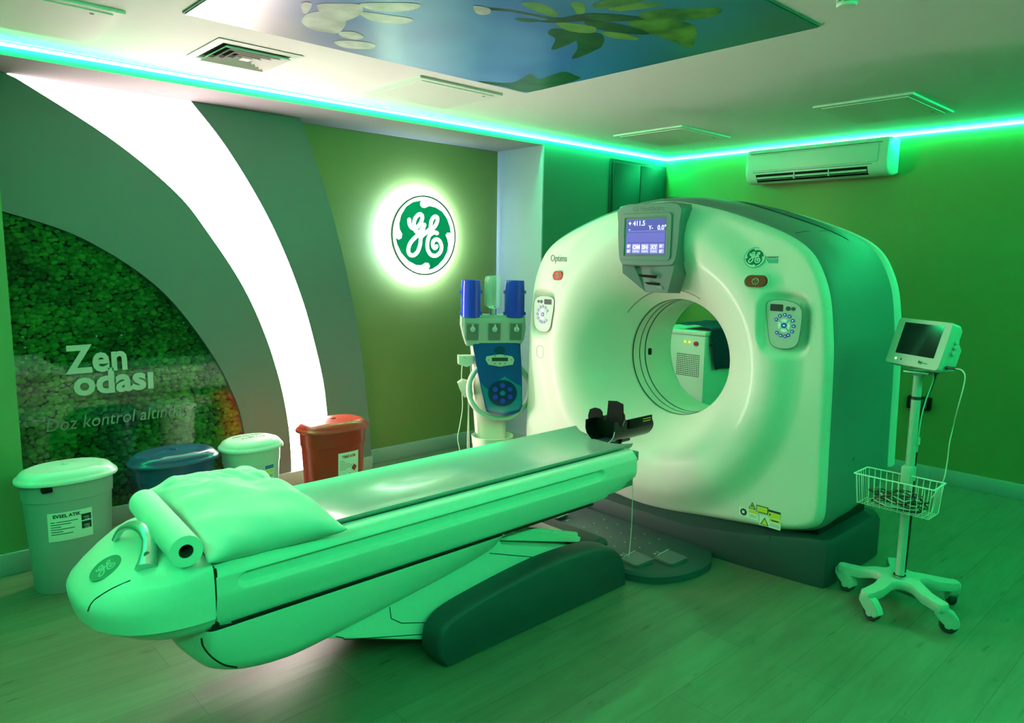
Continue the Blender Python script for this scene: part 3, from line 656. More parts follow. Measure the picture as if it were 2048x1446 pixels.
def st(s, u, v, size): join(b_, text_bm(s, size, lambda a, c_, d: (SX-.002-d*.1, SY+SW/2-u*SW-a, SZ-SH_/2+v*SH_+c_), .0004, align='LEFT', bold=.0006), 3)
st('+ 411.5', .05, .82, .036); st('..', .06, .70, .03); st('Y-', .58, .70, .030); st('0.0°', .80, .69, .034); st('OM', .185, .15, .030); st('SN', .425, .15, .030); st('XY', .65, .15, .030)
mk('screen', b_, ['scr_dark', 'scr_mid', 'scr_light', 'scr_text'], dh, smooth=0)
ft = lambda cy_, cz, x=XFACE: (lambda u, v, d: (x-d, cy_-u, cz+v))
mk('marking', text_bm('GE Healthcare', .034, ft(YC+.0, 1.762, 3.1425), .0012, sx=1.0), 'pedal_grey', dh, smooth=0)
b_ = text_bm('Optima', .058, lambda u, v, d: (fxat(3.052-u, 1.492+v)-.001-d, 3.052-u, 1.492+v), .001, sx=.78); mk('marking', b_, 'ink_grey', ga, smooth=0)
emblem(ga, plane_fn(1.765, 1.526, .002), .047, 'emblem_green', 'emblem_white', d=.001, rim='emblem_green')
def stop(y, z):
    b_ = B(); pf = plane_fn(y, z, 0); prism(b_, rrect(.096, .052, .024, 6), lambda u, v, d: pf(u, v, d-.004), 0, .014, bev=.003); e = mk('emergency_stop', b_, 'red_button', ga)
    b_ = B()
    tube(b_, [pf(.014*cos(2*pi*k/20), .014*sin(2*pi*k/20), .0108) for k in range(20)], .0013, 5, closed=True); tube(b_, [pf(-.009, .007, .0108), pf(.009, .007, .0108), pf(0, -.008, .0108)], .0013, 5, closed=True); mk('stop_symbol', b_, 'cover_cream', e)
    b_ = B(); tube(b_, [pf(u, v, .002) for u, v in rrect(.108, .062, .03, 6)], .004, 6, closed=True); mk('button_rim', b_, 'cover_white', e)
stop(1.740, 1.415); stop(3.05, 1.408)
b_ = B(); y, z = 1.683, 1.512; X0 = fxat(y, z); box(b_, X0-.002, X0+.001, y-.028, y+.028, z-.012, z+.008); mk('green_tag', b_, 'green_tag', ga, smooth=0)
b_ = text_bm('CONTACT', .013, lambda u, v, d: (X0-.0035-d, y-u, z+.011+v), .0008); mk('marking', b_, 'ink', ga, smooth=0)
# control panels
def cpanel(cy_, cz, s):
    """s=+1: display on the left as seen (right panel), -1 mirrored"""
    X0 = min(fxat(cy_+a_*.07, cz+c_*.09) for a_ in (-1, 0, 1) for c_ in (-1, 0, 1))-.002
    g_ = lambda u, v, d: (X0-d, cy_-s*u, cz+v)
    pl = spl([(-.082, .095), (-.03, .108), (.035, .103), (.078, .080), (.086, .03), (.080, -.06), (.062, -.098), (.02, -.112), (-.03, -.108), (-.058, -.085), (-.072, -.02), (-.084, .05)], 4, True)
    b_ = B(); prism(b_, pl, g_, -.004, .003, bev=.0015); pn = mk('control_panel', b_, 'panel_plate', ga)
    b_ = B(); tube(b_, [g_(u*1.03, v*1.03, .002) for u, v in pl], .0012, 5, closed=True); mk('panel_rim', b_, 'ink_grey', pn)
    b_ = B(); prism(b_, rrect(.062, .032, .004, 3, -.036, .074), g_, .003, .0045); mk('panel_display', b_, 'dark_lcd', pn, smooth=0)
    for u, r_ in ((.020, .0105), (.045, .0085)):
        b_ = B(); prism(b_, [(u+r_*cos(2*pi*k/16), .073+r_*sin(2*pi*k/16)) for k in range(16)], g_, .003, .0055); mk('knob', b_, 'base_dark', pn, smooth=0)
    cu_, cv_ = .006, -.006
    for k in range(11):
        a = radians(150-k*30 if k < 8 else 150-k*27-14); r_ = .046; u, v = cu_+r_*cos(a), cv_+r_*sin(a)*1.08
        b_ = B(); prism(b_, [(u+.0085*cos(2*pi*j/12), v+.0085*sin(2*pi*j/12)) for j in range(12)], g_, .003, .0048); bt = mk('panel_button', b_, 'button_blue', pn, smooth=0)
        join_b = B(); prism(join_b, [(u-.004, v-.001), (u+.001, v-.004), (u+.004, v+.002), (u-.001, v+.0035)], g_, .0048, .0053); mk('button_icon', join_b, 'button_icon', pn, smooth=0)
    for k in range(4):
        a0 = radians(90*k+8); a1 = radians(90*k+82); off = radians(45)
        pts = [(cu_+.031*cos(a0-off+(a1-a0)*j/6), cv_+.031*sin(a0-off+(a1-a0)*j/6)) for j in range(7)]+[(cu_+.015*cos(a1-off-(a1-a0)*j/4), cv_+.015*sin(a1-off-(a1-a0)*j/4)) for j in range(5)]
        b_ = B(); prism(b_, pts, g_, .003, .0046); mk('arrow_button', b_, 'button_light', pn, smooth=0)
        a = radians(90*k); u, v = cu_+.023*cos(a), cv_+.023*sin(a); b_ = B(); prism(b_, [(u+.005*cos(a+2.1*j), v+.005*sin(a+2.1*j)) for j in range(3)], g_, .0046, .005); mk('button_icon', b_, 'button_icon', pn, smooth=0)
    b_ = B(); prism(b_, [(cu_+.012*cos(2*pi*j/16), cv_+.012*sin(2*pi*j/16)) for j in range(16)], g_, .003, .0052); mk('panel_button', b_, 'button_blue', pn, smooth=0)
    b_ = B(); prism(b_, rrect(.012, .005, .002, 2, cu_, cv_), g_, .0052, .0056); mk('button_icon', b_, 'button_icon', pn, smooth=0)
cpanel(1.600, 1.222, 1); cpanel(3.170, 1.170, -1)
# warning labels low on the right
def label(y, z, w_, h_, kind):
    X0 = min(fxat(y+a_*w_/2, z+c_*h_/2) for a_ in (-1, 0, 1) for c_ in (-1, 0, 1))-.0012; b_ = B()
    def qd(u0, u1, v0, v1, mi, d): fan(b_, [(X0-d, y+w_/2-u*w_, z-h_/2+v*h_) for u, v in ((u0, v0), (u1, v0), (u1, v1), (u0, v1))], mi)
    if kind == 'bar': qd(0, 1, 0, 1, 3, 0); qd(.05, .95, .12, .88, 2, .0003)
    elif kind == 'text': qd(0, 1, 0, 1, 2, 0); qd(0, 1, .72, 1, 3, .0003); qd(.08, .2, .25, .5, 3, .0003)
    elif kind == 'triangle': fan(b_, [(X0-.0003, y+w_*.5, z-h_/2), (X0-.0003, y-w_*.5, z-h_/2), (X0-.0003, y, z+h_/2)], 3); fan(b_, [(X0-.0006, y+w_*.36, z-h_*.42), (X0-.0006, y-w_*.36, z-h_*.42), (X0-.0006, y, z+h_*.34)], 2); fan(b_, [(X0-.0008, y+.003, z-.008), (X0-.0008, y-.003, z-.008), (X0-.0008, y-.002, z+.004), (X0-.0008, y+.002, z+.004)], 3)
    elif kind == 'circle':
        qd(0, 1, 0, 1, 0, 0); c_ = [(X0-.0003, y+w_*.25+.018*cos(2*pi*k/16), z+.018*sin(2*pi*k/16)) for k in range(16)]; fan(b_, c_, 3); qd(.17, .3, .35, .65, 0, .0006); qd(.52, 1, .62, .95, 2, .0003)
        for k in range(3): qd(.55, .92, .42-.12*k, .45-.12*k, 3, .0003)
    elif kind == 'caution':
        qd(0, 1, 0, 1, 0, 0); fan(b_, [(X0-.0003, y+w_*.47, z-h_*.42), (X0-.0003, y+w_*.05, z-h_*.42), (X0-.0003, y+w_*.26, z+h_*.38)], 3); fan(b_, [(X0-.0006, y+w_*.41, z-h_*.36), (X0-.0006, y+w_*.11, z-h_*.36), (X0-.0006, y+w_*.26, z+h_*.24)], 2); qd(.45, 1, .62, .95, 2, .0003); qd(.55, .9, .72, .84, 3, .0005)
        for k in range(3): qd(.5, .95, .42-.12*k, .45-.12*k, 3, .0003)
    mk('warning_label', b_, ['label_white', 'ink', 'ink_yellow', 'ink'], ga, smooth=0)
label(1.705, .318, .036, .036, 'triangle'); label(1.652, .311, .062, .036, 'bar'); label(1.588, .303, .062, .038, 'text'); label(1.722, .274, .105, .046, 'circle'); label(1.607, .258, .108, .050, 'caution')
# base plinth
def bsec(z, k, dx=0):
    p = []
    for y, x in ((-1.0, 3.30), (-.985, 3.262), (-.93, 3.248), (-.6, 3.205), (-.3, 3.18), (0, 3.172), (.3, 3.18), (.6, 3.205), (.93, 3.248), (.985, 3.262), (1.0, 3.30), (1.0, 3.86), (.96, 3.92), (-.96, 3.92), (-1.0, 3.86)):
        p.append((3.6+(x-3.6)*k+dx, YC+y*1.013*k, z))
    return p
b_ = B(); loft(b_, [bsec(.0, .995), bsec(.012, 1), bsec(.20, 1), bsec(.226, .985)])
for v in b_.verts:
    if v.co.z > .1: c_ = abs(v.co.y-YC); v.co.z -= .098*(1-ss(.35, .95, c_)); v.co.z += 0
bs = mk('base_cover', b_, 'base_dark', ga, smooth=40)
b_ = B(); tube(b_, [(3.2245, 1.605, z) for z in (.004, .19)], .0013, 5); tube(b_, [(3.2245, 3.085, z) for z in (.004, .19)], .0013, 5); mk('base_seam', b_, 'dark_gap', bs)
b_ = B(); box(b_, 3.32, 3.86, YC-.93, YC+.93, .12, .30); mk('inner_frame', b_, 'dark_gap', ga, smooth=0)

# ------------------------------------------------------------------ patient table
TY = YC
tb_ = thing('patient_table', 'long white patient table leading to the scanner bore', 'patient table', (1.9, TY, 0))
X0T, X1T = .745, 2.755
PRF = [(.545, .598), (.585, .6005), (.596, .600), (.605, .595), (.612, .588), (.620, .575), (.6245, .567)]+[(.6245, .567-.003*k) for k in range(1, 21)]+[(.6235, .500), (.619, .48), (.611, .455), (.602, .43), (.596, .412), (.590, .403), (.57, .402), (.50, .402)]
PRF = [(a-.3265, z) for a, z in PRF]     # outward distance from the table centre line, height
def sidecover(s):
    b_ = B(); rows = []; n = 420
    for i in range(n+1):
        x = X0T+(X1T-X0T)*i/n; row = []
        e = max(0, x-(X1T-.22))/.22
        for j, (a, z) in enumerate(PRF):
            if j > 3:                                                # lengthwise groove with rounded ends
                u = max(0, .845-x, x-2.46)/.035; v = (z-.538)/.025; q = sqrt(u*u+v*v) if u else abs(v)
                a -= .024*(1-ss(.72, 1.05, q))
            a -= .02*ss(.35, 1.0, e)*(1 if z < .48 else 0)
            if e > .0: z2 = z; lim = .402+.020*ss(0, .15, e)+.045*ss(.80, 1.0, e); z = max(z2, lim)
            if X1T-x < .03: a -= .03*(1-sqrt(max(0, 1-(1-(X1T-x)/.03)**2)))
            row.append((x, TY+s*a, z))
        rows.append(row)
    V = grid(b_, rows)
    return mk('side_cover', b_, 'table_white', tb_, smooth=50)
sidecover(-1); sidecover(1)
b_ = B(); box(b_, X0T+.004, X1T-.012, TY-.27, TY+.27, .43, .575); mk('inner_deck', b_, 'ink_grey', tb_, smooth=0)
for s in (-1, 1):
    b_ = B(); box(b_, X0T+.003, X1T-.006, TY+s*.262-.014, TY+s*.262+.014, .574, .589, bev=.003); mk('guide_rail', b_, 'table_white', tb_)
    b_ = B(); box(b_, X0T+.003, X1T-.02, TY+s*.242-.004, TY+s*.242+.004, .574, .583); mk('gap_strip', b_, 'dark_gap', tb_, smooth=0)
b_ = B(); box(b_, X1T-.035, X1T+.008, TY-.235, TY+.235, .44, .572, bev=.012); box(b_, X1T-.02, X1T+.002, TY-.29, TY-.235, .555, .60, bev=.004); mk('head_end_cap', b_, 'housing_grey', tb_)
# cradle
b_ = B(); rows = []; NC = 24
for i in range(61):
    x = .75+(2.81-.75)*i/60; row = []
    for k in range(NC+1):
        t_ = k/NC*2-1; y = TY+.218*t_; xe = x+(.06*(abs(t_)**2)*(1 if t_ > 0 else .2)-.02*(t_ < 0)*abs(t_))*ss(2.5, 2.81, x) ; z = .588+.030*abs(t_)**2.2; row.append((xe, y, z))
    for k in range(NC, -1, -1):
        t_ = k/NC*2-1; y = TY+.212*t_; xe = x+(.06*(abs(t_)**2)*(1 if t_ > 0 else .2)-.02*(t_ < 0)*abs(t_))*ss(2.5, 2.81, x); z = .590-.002+.012*abs(t_)**2-.012*(abs(t_) < .97); row.append((xe, y, z))
    rows.append(row)
loft(b_, rows); cr_ = mk('cradle', b_, 'cradle', tb_, smooth=50)
# foot end nose
b_ = B(); rows = []
def nose_sec(z, a, hw, x0=X0T-.006, n=2.5):
    row = []
    for k in range(41):
        t_ = pi/2+pi*k/40; c_, s_ = cos(t_), sin(t_)
        row.append((x0+a*math.copysign(abs(c_)**(2/n), c_), TY+hw*math.copysign(abs(s_)**(2/n), s_), z))
    return row
secs = [(.392, .15, .235), (.402, .225, .27), (.425, .268, .288), (.440, .284, .294), (.444, .296, .300), (.48, .304, .301), (.50, .306, .302), (.515, .298, .302), (.54, .270, .301), (.57, .226, .299), (.594, .182, .295), (.605, .15, .287), (.613, .11, .265), (.618, .05, .20), (.621, .01, .05)]
loft(b_, [nose_sec(*s) for s in secs])
ns = mk('foot_end_cover', b_, 'table_white', tb_, smooth=50)
b_ = B(); tube(b_, spl([(0.4484, 2.2164, 0.5), (0.4546, 2.2181, 0.5137), (0.466, 2.2208, 0.5255), (0.4802, 2.2139, 0.5369), (0.5096, 2.199, 0.5556), (0.5502, 2.1714, 0.5769)], 4), .0022, 6); mk('cover_seam', b_, 'dark_gap', ns)
b_ = B(); prism(b_, [(TY-.293, .594), (TY-.297, .58), (TY-.297, .50), (TY-.289, .50), (TY-.285, .594)], lambda u, v, d: (d, u, v), X0T-.010, X0T+.004); box(b_, X0T-.012, X0T+.006, TY-.292, TY-.27, .408, .424)
box(b_, X0T-.006, X0T+.003, TY-.28, TY+.28, .43, .597); mk('end_gap', b_, 'dark_gap', tb_, smooth=0)
def nose_z(x, y):
    for (z0, a0, w0), (z1, a1, w1) in zip(secs[::-1][1:], secs[::-1]):
        f0 = (max(0, .739-x)/a0)**2.5+(abs(y-TY)/w0)**2.5; f1 = (max(0, .739-x)/a1)**2.5+(abs(y-TY)/w1)**2.5
        if f0 <= 1 <= f1: return z0+(z1-z0)*(1-f0)/max(1e-9, f1-f0)
    return .56
emblem(ns, lambda u, v, d: (.520+u*.9, 2.311+v, nose_z(.520, 2.311)+.003+u*.5+v*.10+d), .046, 'emblem_muted', 'emblem_muted_line', m_face='emblem_muted', d=.0012, rim='emblem_muted')
# handle
b_ = B(); hp = spl([(.585, TY+.105, .606), (.600, TY+.085, .642), (.618, TY+.045, .662), (.630, TY-.005, .668), (.632, TY-.060, .660), (.622, TY-.110, .640), (.606, TY-.150, .618), (.592, TY-.178, .603)], 5)
rr = [.0145+.006*sin(pi*k/(len(hp)-1)) if k < len(hp)*.6 else .018+.014*((k-len(hp)*.6)/(len(hp)*.4)) for k in range(len(hp))]
tube(b_, hp, rr, 14, flat=.62); hd = mk('handle', b_, 'silver', tb_, smooth=60)
b_ = B(); lathe(b_, [(.0085, -.004), (.0085, .0035)], (0, 0, 0), 16); b_.transform(Matrix.Translation((.603, TY-.150, .632)) @ Matrix.Rotation(radians(48), 4, 'X')); mk('handle_hole', b_, 'ink_grey', hd)
# under tray (boat shaped)
b_ = B(); rows = []
bot = spl([(.645, .396), (.660, .35), (.69, .295), (.75, .240), (.84, .202), (.96, .184), (1.09, .190), (1.42, .240), (1.75, .298), (1.86, .335), (1.90, .396)], 6)
for x, z in bot:
    hw = .285*min(1, max(.35, (max(0, x-.64)/.09)**.45))
    d = .397-z; row = []
    for k in range(25):
        t_ = -1+2*k/24
        row.append((x, TY+hw*math.copysign(abs(t_)**.85, t_), .4005-d*(1-abs(t_)**9)**.6))
    rows.append(row)
grid(b_, rows); ut = mk('under_tray', b_, 'table_white', tb_, smooth=50)
b_ = B(); box(b_, .80, X1T-.30, TY-.272, TY+.272, .396, .4035); mk('gap_strip', b_, 'dark_gap', tb_, smooth=0)
b_ = B(); tube(b_, spl([(.700, TY-.285, .392), (.704, TY-.285, .365), (.727, TY-.285, .323), (.762, TY-.285, .285), (.80, TY-.285, .262)], 5), .0028, 6); mk('tray_seam', b_, 'dark_gap', ut)
# lift column covers
lf = [(1.06, .26), (1.10, .225), (1.58, .045), (2.45, .045), (2.45, .17), (2.30, .22), (1.92, .335), (1.90, .39), (1.75, .39)]
b_ = B(); prism(b_, lf, lambda u, v, d: (u, d, v), TY-.235, TY+.235, bev=.004); lc = mk('lift_cover', b_, 'table_white', tb_, smooth=30)
ln = B(); yy = TY-.2355
for path in ([(1.86, .318), (2.13, .225)], [(1.38, .245), (1.385, .20), (1.43, .166), (1.60, .11)], [(1.16, .212), (1.19, .195), (1.195, .187), (1.60, .065)]): tube(ln, [(x, yy, z) for x, z in path], .0016, 5)
mk('cover_seam', ln, 'dark_gap', lc)
b_ = B(); prism(b_, [(1.93, .392), (2.47, .214), (2.465, .19), (1.93, .34)], lambda u, v, d: (u, d, v), TY-.19, TY+.19, bev=.004)
for s_ in (-1, 1): tube(b_, [(1.96, TY+s_*.165, .386), (2.2, TY+s_*.165, .306), (2.46, TY+s_*.165, .221)], .014, 10)
mk('bellows_cover', b_, 'cover_cream', tb_, smooth=30)
# dark base arms
arm = spl([(1.535, .004), (1.508, .05), (1.505, .10), (1.525, .155), (1.60, .195), (1.80, .226), (2.02, .248), (2.18, .252), (2.38, .240), (2.50, .205), (2.57, .15), (2.60, .08), (2.605, .004)], 5)
for s in (-1, 1):
    b_ = B(); rows = []
    for yo, k in ((.250, .90), (.258, .985), (.275, 1.0), (.315, 1.0), (.342, .99), (.356, .965), (.364, .92)):
        rows.append([(2.06+(x-2.06)*(1-(1-k)*.35), TY+s*yo, z*k if z > .01 else z) for x, z in arm])
    loft(b_, rows); mk('base_arm', b_, 'base_dark', tb_, smooth=50)
b_ = B(); box(b_, 2.44, 2.60, TY-.26, TY+.26, .004, .20, bev=.03, seg=4); box(b_, 1.62, 2.5, TY-.25, TY+.25, .004, .046); mk('base_frame', b_, 'base_dark', tb_)
b_ = B(); tube(b_, spl([(2.752, TY-.26, .44), (2.757, TY-.262, .38), (2.758, TY-.262, .20), (2.745, TY-.262, .06)], 4), .0022, 6); tag(mk('table_cord', b_, 'cable_pale', None), 'thin pale cord hanging from the scanner end of the patient table', 'cord')

# foot pedal pad between table and gantry ------------------------------------------------
pp = thing('foot_pedal_pad', 'dark grey floor pad with foot pedals in front of the scanner', 'pedal pad', (2.95, TY, 0))
po = spl([(3.17, TY-.46), (3.05, TY-.53), (2.90, TY-.535), (2.76, TY-.49), (2.665, TY-.40), (2.63, TY-.25), (2.625, TY), (2.63, TY+.25), (2.665, TY+.40), (2.76, TY+.49), (2.90, TY+.535), (3.05, TY+.53), (3.17, TY+.46)], 5)
b_ = B(); loft(b_, [[(x, y, .002) for x, y in po], [(x, y, .034) for x, y in po], [(3.0+(x-3.0)*.965, TY+(y-TY)*.965, .047) for x, y in po]]); mk('pad_body', b_, 'pad_grey', pp, smooth=40)
for i_, (cx, cy_) in enumerate(((2.76, TY-.30), (2.90, TY-.40), (2.76, TY+.30), (2.90, TY+.40))):
    b_ = B(); prism(b_, rrect(.135, .125, .02, 4), lambda u, v, d: (cx+u*.95+v*.1, cy_+v*.95-u*.1, d+u*.05), .045, .064, bev=.004); pd = mk('pedal', b_, 'pedal_grey', pp)
    b_ = B(); prism(b_, rrect(.10, .008, .003, 3), lambda u, v, d: (cx+u*.95+.018, cy_+(v+.058 if cy_ < TY else v-.058), d+u*.05), .064, .0665); mk('pedal_ridge', b_, 'pad_mark', pd)
b_ = B(); random.seed(2)
for i_ in range(4):
    for j in range(5):
        x, y = 2.83+.085*i_, TY-.20+.095*j; box(b_, x-.004, x+.004, y-.004, y+.004, .0472, .0485)
mk('pad_stud', b_, 'pad_mark', pp, smooth=0, kind='stuff')
b_ = B()
for x, y in ((2.92, TY-.30), (2.78, TY-.20), (2.80, TY+.20), (2.93, TY+.31)):
    fan(b_, [(x-.02, y-.008, .048), (x+.01, y, .048), (x-.02, y+.008, .048)]); box(b_, x+.014, x+.018, y-.014, y+.014, .0475, .0485)
mk('pad_arrow', b_, 'pad_mark', pp, smooth=0)

# ------------------------------------------------------------------ things on the table
# paper roll
pr = thing('paper_roll', 'white roll of examination paper lying across the foot end of the table', 'paper roll', (.68, 2.28, .665))
d_ = Vector((.035, .50, .004)); c0 = Vector((.668, 2.055, .668)); L_ = d_.length; Q = d_.to_track_quat('Z', 'Y').to_matrix().to_4x4(); T_ = Matrix.Translation(c0) @ Q
b_ = B(); lathe(b_, [(.0205, L_-.001), (.0205, .0), (.046, .0), (.0465, .004), (.0465, L_-.004), (.046, L_), (.0205, L_)], seg=48, cap=False); b_.transform(T_); mk('paper', b_, 'paper', pr, smooth=50)
b_ = B(); lathe(b_, [(.0203, L_-.002), (.0203, .003), (.0185, .003), (.0185, L_-.002)], seg=32, cap=False); b_.transform(T_); mk('cardboard_core', b_, 'core_dark', pr, smooth=50)
# pillow
b_ = B(); N_ = 90; pcx, pcy, pw, ph, pa = .955, 2.392, .405, .765, radians(-4)
top, botm = [], []
for i in range(N_+1):
    rt_, rb_ = [], []
    for j in range(N_+1):
        u, v = i/N_*2-1, j/N_*2-1
        pin = 1-.10*(1-abs(v)**2.2)*abs(u)**3; piv = 1-.07*(1-abs(u)**2.2)*abs(v)**3
        x, y = u*pw/2*pin*(1+.06*abs(u*v)), v*ph/2*piv*(1+.03*abs(u*v))
        wst = math.exp(-((v-.30+.12*u)/.20)**2); x *= 1-.30*wst*max(0, u)**1.5
        e = max(0, (1-abs(u)**2.6)*(1-abs(v)**2.6)); h = e**.55*(1-.42*wst*ss(-.9, .4, u))*(1-.22*ss(.3, .7, v))
        wr = noise.noise((x*7+y*9, y*3-x*6, 3.3))*.5+noise.noise((x*30+y*24, y*8-x*10, 1.7))*.55*ss(-.3, .6, v+.2*u)
        nx = noise.noise((u*2.2, v*2.2, 9))
        cn_ = ss(.55, 1.0, abs(u))*ss(.55, 1.0, abs(v)); zs = .656-.020*cn_
        zt = zs+.082*h*(1+.22*nx)+.027*wr*min(1, e*5)
        zb = zs-.052*min(1, h*2.4); X = pcx+x*cos(pa)-y*sin(pa); Y = pcy+x*sin(pa)+y*cos(pa)
        drop = .0
        rt_.append((X, Y, zt+drop+.012*(1-h)*0)); rb_.append((X, Y, max(.6205-.018*ss(TY-.215, TY-.24, Y), zb)))
    top.append(rt_); botm.append(rb_)
grid(b_, top); grid(b_, botm); bmesh.ops.remove_doubles(b_, verts=b_.verts, dist=.0005)
def ring(g_): return None
mk_p = mk('pillow', b_, 'pillow_cloth', None, smooth=180); tag(mk_p, 'soft white pillow on the foot end of the patient table beside the paper roll', 'pillow')
sol = mk_p.modifiers.new('s', 'SOLIDIFY'); sol.thickness = .002
# head holder
hh = thing('head_holder', 'black curved head holder sticking out of the cradle end towards the bore', 'head holder', (2.9, TY, .60))
def bowl(y, z): return 2.865+.055*((y-(TY+.0))/.13)**2*0+.045*(1-((y-TY)/.14)**2)
pl = [(TY+.130, .575), (TY+.135, .69), (TY+.128, .722), (TY+.105, .733), (TY+.080, .728), (TY+.066, .712), (TY+.064, .672), (TY+.040, .670), (TY+.036, .72), (TY+.034, .778), (TY-.02, .784), (TY-.070, .776), (TY-.074, .72), (TY-.076, .66), (TY-.074, .60), (TY-.060, .552), (TY-.03, .560), (TY+.04, .566)]
b_ = B(); prism(b_, pl, lambda u, v, d: (bowl(u, v)-.04*ss(.66, .56, v)*0+d, u, v), 0, .009, bev=.002); mk('back_plate', b_, 'black', hh, smooth=40)
b_ = B(); rows = []; HY, HZ, HA, HB = TY-.006, .655, .098, .083
for i in range(25):
    x = 2.80+.325*i/24; e = ss(3.03, 3.125, x); row = []
    for k in range(33):
        a = radians(-112+224*k/32); lo = -cos(a)
        near = a < 0                                       # near wall carries a step
        y, z = HY+HA*sin(a), HZ-HB*cos(a)
        if z > HZ: z += .022*min(1, (z-HZ)/.02); y = HY+HA*math.copysign(1, sin(a))*.985
        lim = HZ+(.018 if 2.83 < x < 2.875 else .046) if near else HZ+.03
        z = min(z, lim-.010*e); row.append((x-.03*e*max(0, (z-HZ)/.05), y, z))
    rows.append(row)
off = [[(p[0], HY+(p[1]-HY)*.94, HZ+(p[2]-HZ)*.94+.001) for p in r_] for r_ in rows]
full = [r_+o_[::-1] for r_, o_ in zip(rows, off)]; loft(b_, full); tr = mk('head_trough', b_, 'black_gloss', hh, smooth=60)
b_ = B(); tube(b_, [(2.799, HY+.097*sin(radians(a)), HZ-.082*cos(radians(a))) for a in range(-88, 60, 6)], .0028, 6); mk('trough_rim', b_, 'silver', tr)
b_ = B(); box(b_, 2.91, 3.10, HY-HA-.007, HY-HA+.002, .652, .702, bev=.002); mk('side_pad', b_, 'black', tr)
b_ = B(); box(b_, 3.02, 3.085, HY-HA-.0085, HY-HA-.006, .688, .691); box(b_, 3.02, 3.085, HY-HA-.0085, HY-HA-.006, .676, .679); mk('pad_marking', b_, 'ink_yellow', tr, smooth=0)
b_ = B(); box(b_, 2.74, 3.0, TY-.05, TY+.05, .566, .586, bev=.005); mk('mount_tongue', b_, 'base_dark', hh)

# ------------------------------------------------------------------ waste bins
def oval(bm, rows, cx, cy, n=48, p=2.3, mi=0, cap=True):
    """rows: (half width x, half depth y, z)"""
    secs = []
    for a, b_, z in rows:
        row = []
        for k in range(n):
            t_ = 2*pi*k/n; c_, s_ = cos(t_), sin(t_)
            row.append((cx+a*math.copysign(abs(c_)**(2/p), c_), cy+b_*math.copysign(abs(s_)**(2/p), s_), z))
        secs.append(row)
    loft(bm, secs, cap, mi); return bm
def waste_bin(label, cx, cy, a, b_, h, body, lid, rz=0, pedal=True, catch=False):
    t_ = thing('waste_bin', label, 'waste bin', (cx, cy, 0), rz, group='pedal waste bins along the back wall')
    bm = oval(B(), [(a*.74, b_*.74, .0), (a*.76, b_*.76, .012), (a*.80, b_*.80, h*.35), (a*.86, b_*.86, h*.82), (a*.885, b_*.885, h*.825), (a*.90, b_*.90, h*.985), (a*.80, b_*.80, h*.985)], 0, 0)
    mk('bin_body', bm, body, t_, world=False, smooth=40)
    bm = oval(B(), [(a*.94, b_*.94, h*.975), (a, b_, h*.98), (a*1.005, b_*1.005, h*.995), (a*.985, b_*.985, h*1.01), (a*.955, b_*.955, h*1.015), (a*.93, b_*.93, h*1.03), (a*.86, b_*.86, h*1.06), (a*.72, b_*.72, h*1.08), (a*.70, b_*.70, h*1.078), (a*.5, b_*.5, h*1.088), (a*.05, b_*.05, h*1.092)], 0, 0)
    mk('bin_lid', bm, lid, t_, world=False, smooth=40)
    bm = B(); lathe(bm, [(.016, h*1.088), (.016, h*1.10), (.010, h*1.102)], (0, 0, 0), 20); mk('lid_boss', bm, lid, t_, world=False)
    if pedal:
        bm = B(); box(bm, a*.16, a*.16+.075, -b_*.76-.045, -b_*.66, .022, .040, bev=.006); mk('bin_pedal', bm, 'black', t_, world=False)
    if catch: bm = B(); box(bm, -a*.50-.02, -a*.50+.02, -b_*.90-.004, -b_*.70, h*.93, h*.965, bev=.003); mk('lid_catch', bm, 'black', t_, world=False)
    def onface(u, z, d):     # point on the bent body face
        k = .80+(.86-.80)*(z-h*.35)/(h*.47); A, Bq = a*k, b_*k; c_ = min(1, abs(u)/A); s_ = (1-c_**2.3)**(1/2.3)
        return (u, -Bq*s_-d, z)
    return t_, onface
def sticker(parent, onface, u0, u1, z0, z1, mats, draw=(), name='label'):
    bm = B()
    def patch(a, b_, c_, d_, mi, off, n=6): grid(bm, [[onface(a+(b_-a)*i/n, z, off) for z in (c_, d_)] for i in range(n+1)], mi=mi)
    patch(u0, u1, z0, z1, 0, .0012)
    W_, H_ = u1-u0, z1-z0
    for a, b_, c_, d_, mi in draw: patch(u0+a*W_, u0+b_*W_, z0+c_*H_, z0+d_*H_, mi, .0018 if mi == 1 else .0022, 3)
    return bm, mats
def wr(onface, u, z, off=.0024): return lambda a, b_, d: onface(u+a, z+b_, off+d)
# household waste bin
t_, of = waste_bin('grey bin with pale lid and a household waste label, leftmost of the four bins', .700, 3.685, .203, .145, .512, 'bin_grey', 'bin_lid', catch=True)
lines = [(.06, .06+l, .66-.085*k, .685-.085*k, 1) for k, l in enumerate((.60, .44, .22, .52, .26, .48))]
bm, ms = sticker(t_, of, -.105, .065, .245, .375, ['label_white', 'ink', 'label_white'], lines+[(.74, .97, .60, .82, 1), (.74, .97, .30, .56, 1)])
join(bm, text_bm('EVSEL ATIK', .021, wr(of, -.034, .352), .0006, bold=.0006), 1)
for z in (.334, .296): join(bm, text_bm('EVSEL', .009, wr(of, .041, z, .0030), .0004), 2); join(bm, text_bm('ATIK', .009, wr(of, .043, z-.010, .0030), .0004), 2)
mk('waste_label', bm, ms, t_, world=False, smooth=0)
waste_bin('dark blue bin with a glossy domed lid, second bin from the left', 1.168, 3.705, .212, .150, .498, 'bin_blue', 'bin_blue')
t_, of = waste_bin('small pale green bin with writing on its lid, between the blue and red bins', 1.567, 3.72, .165, .135, .495, 'bin_pale', 'bin_lid', pedal=False)
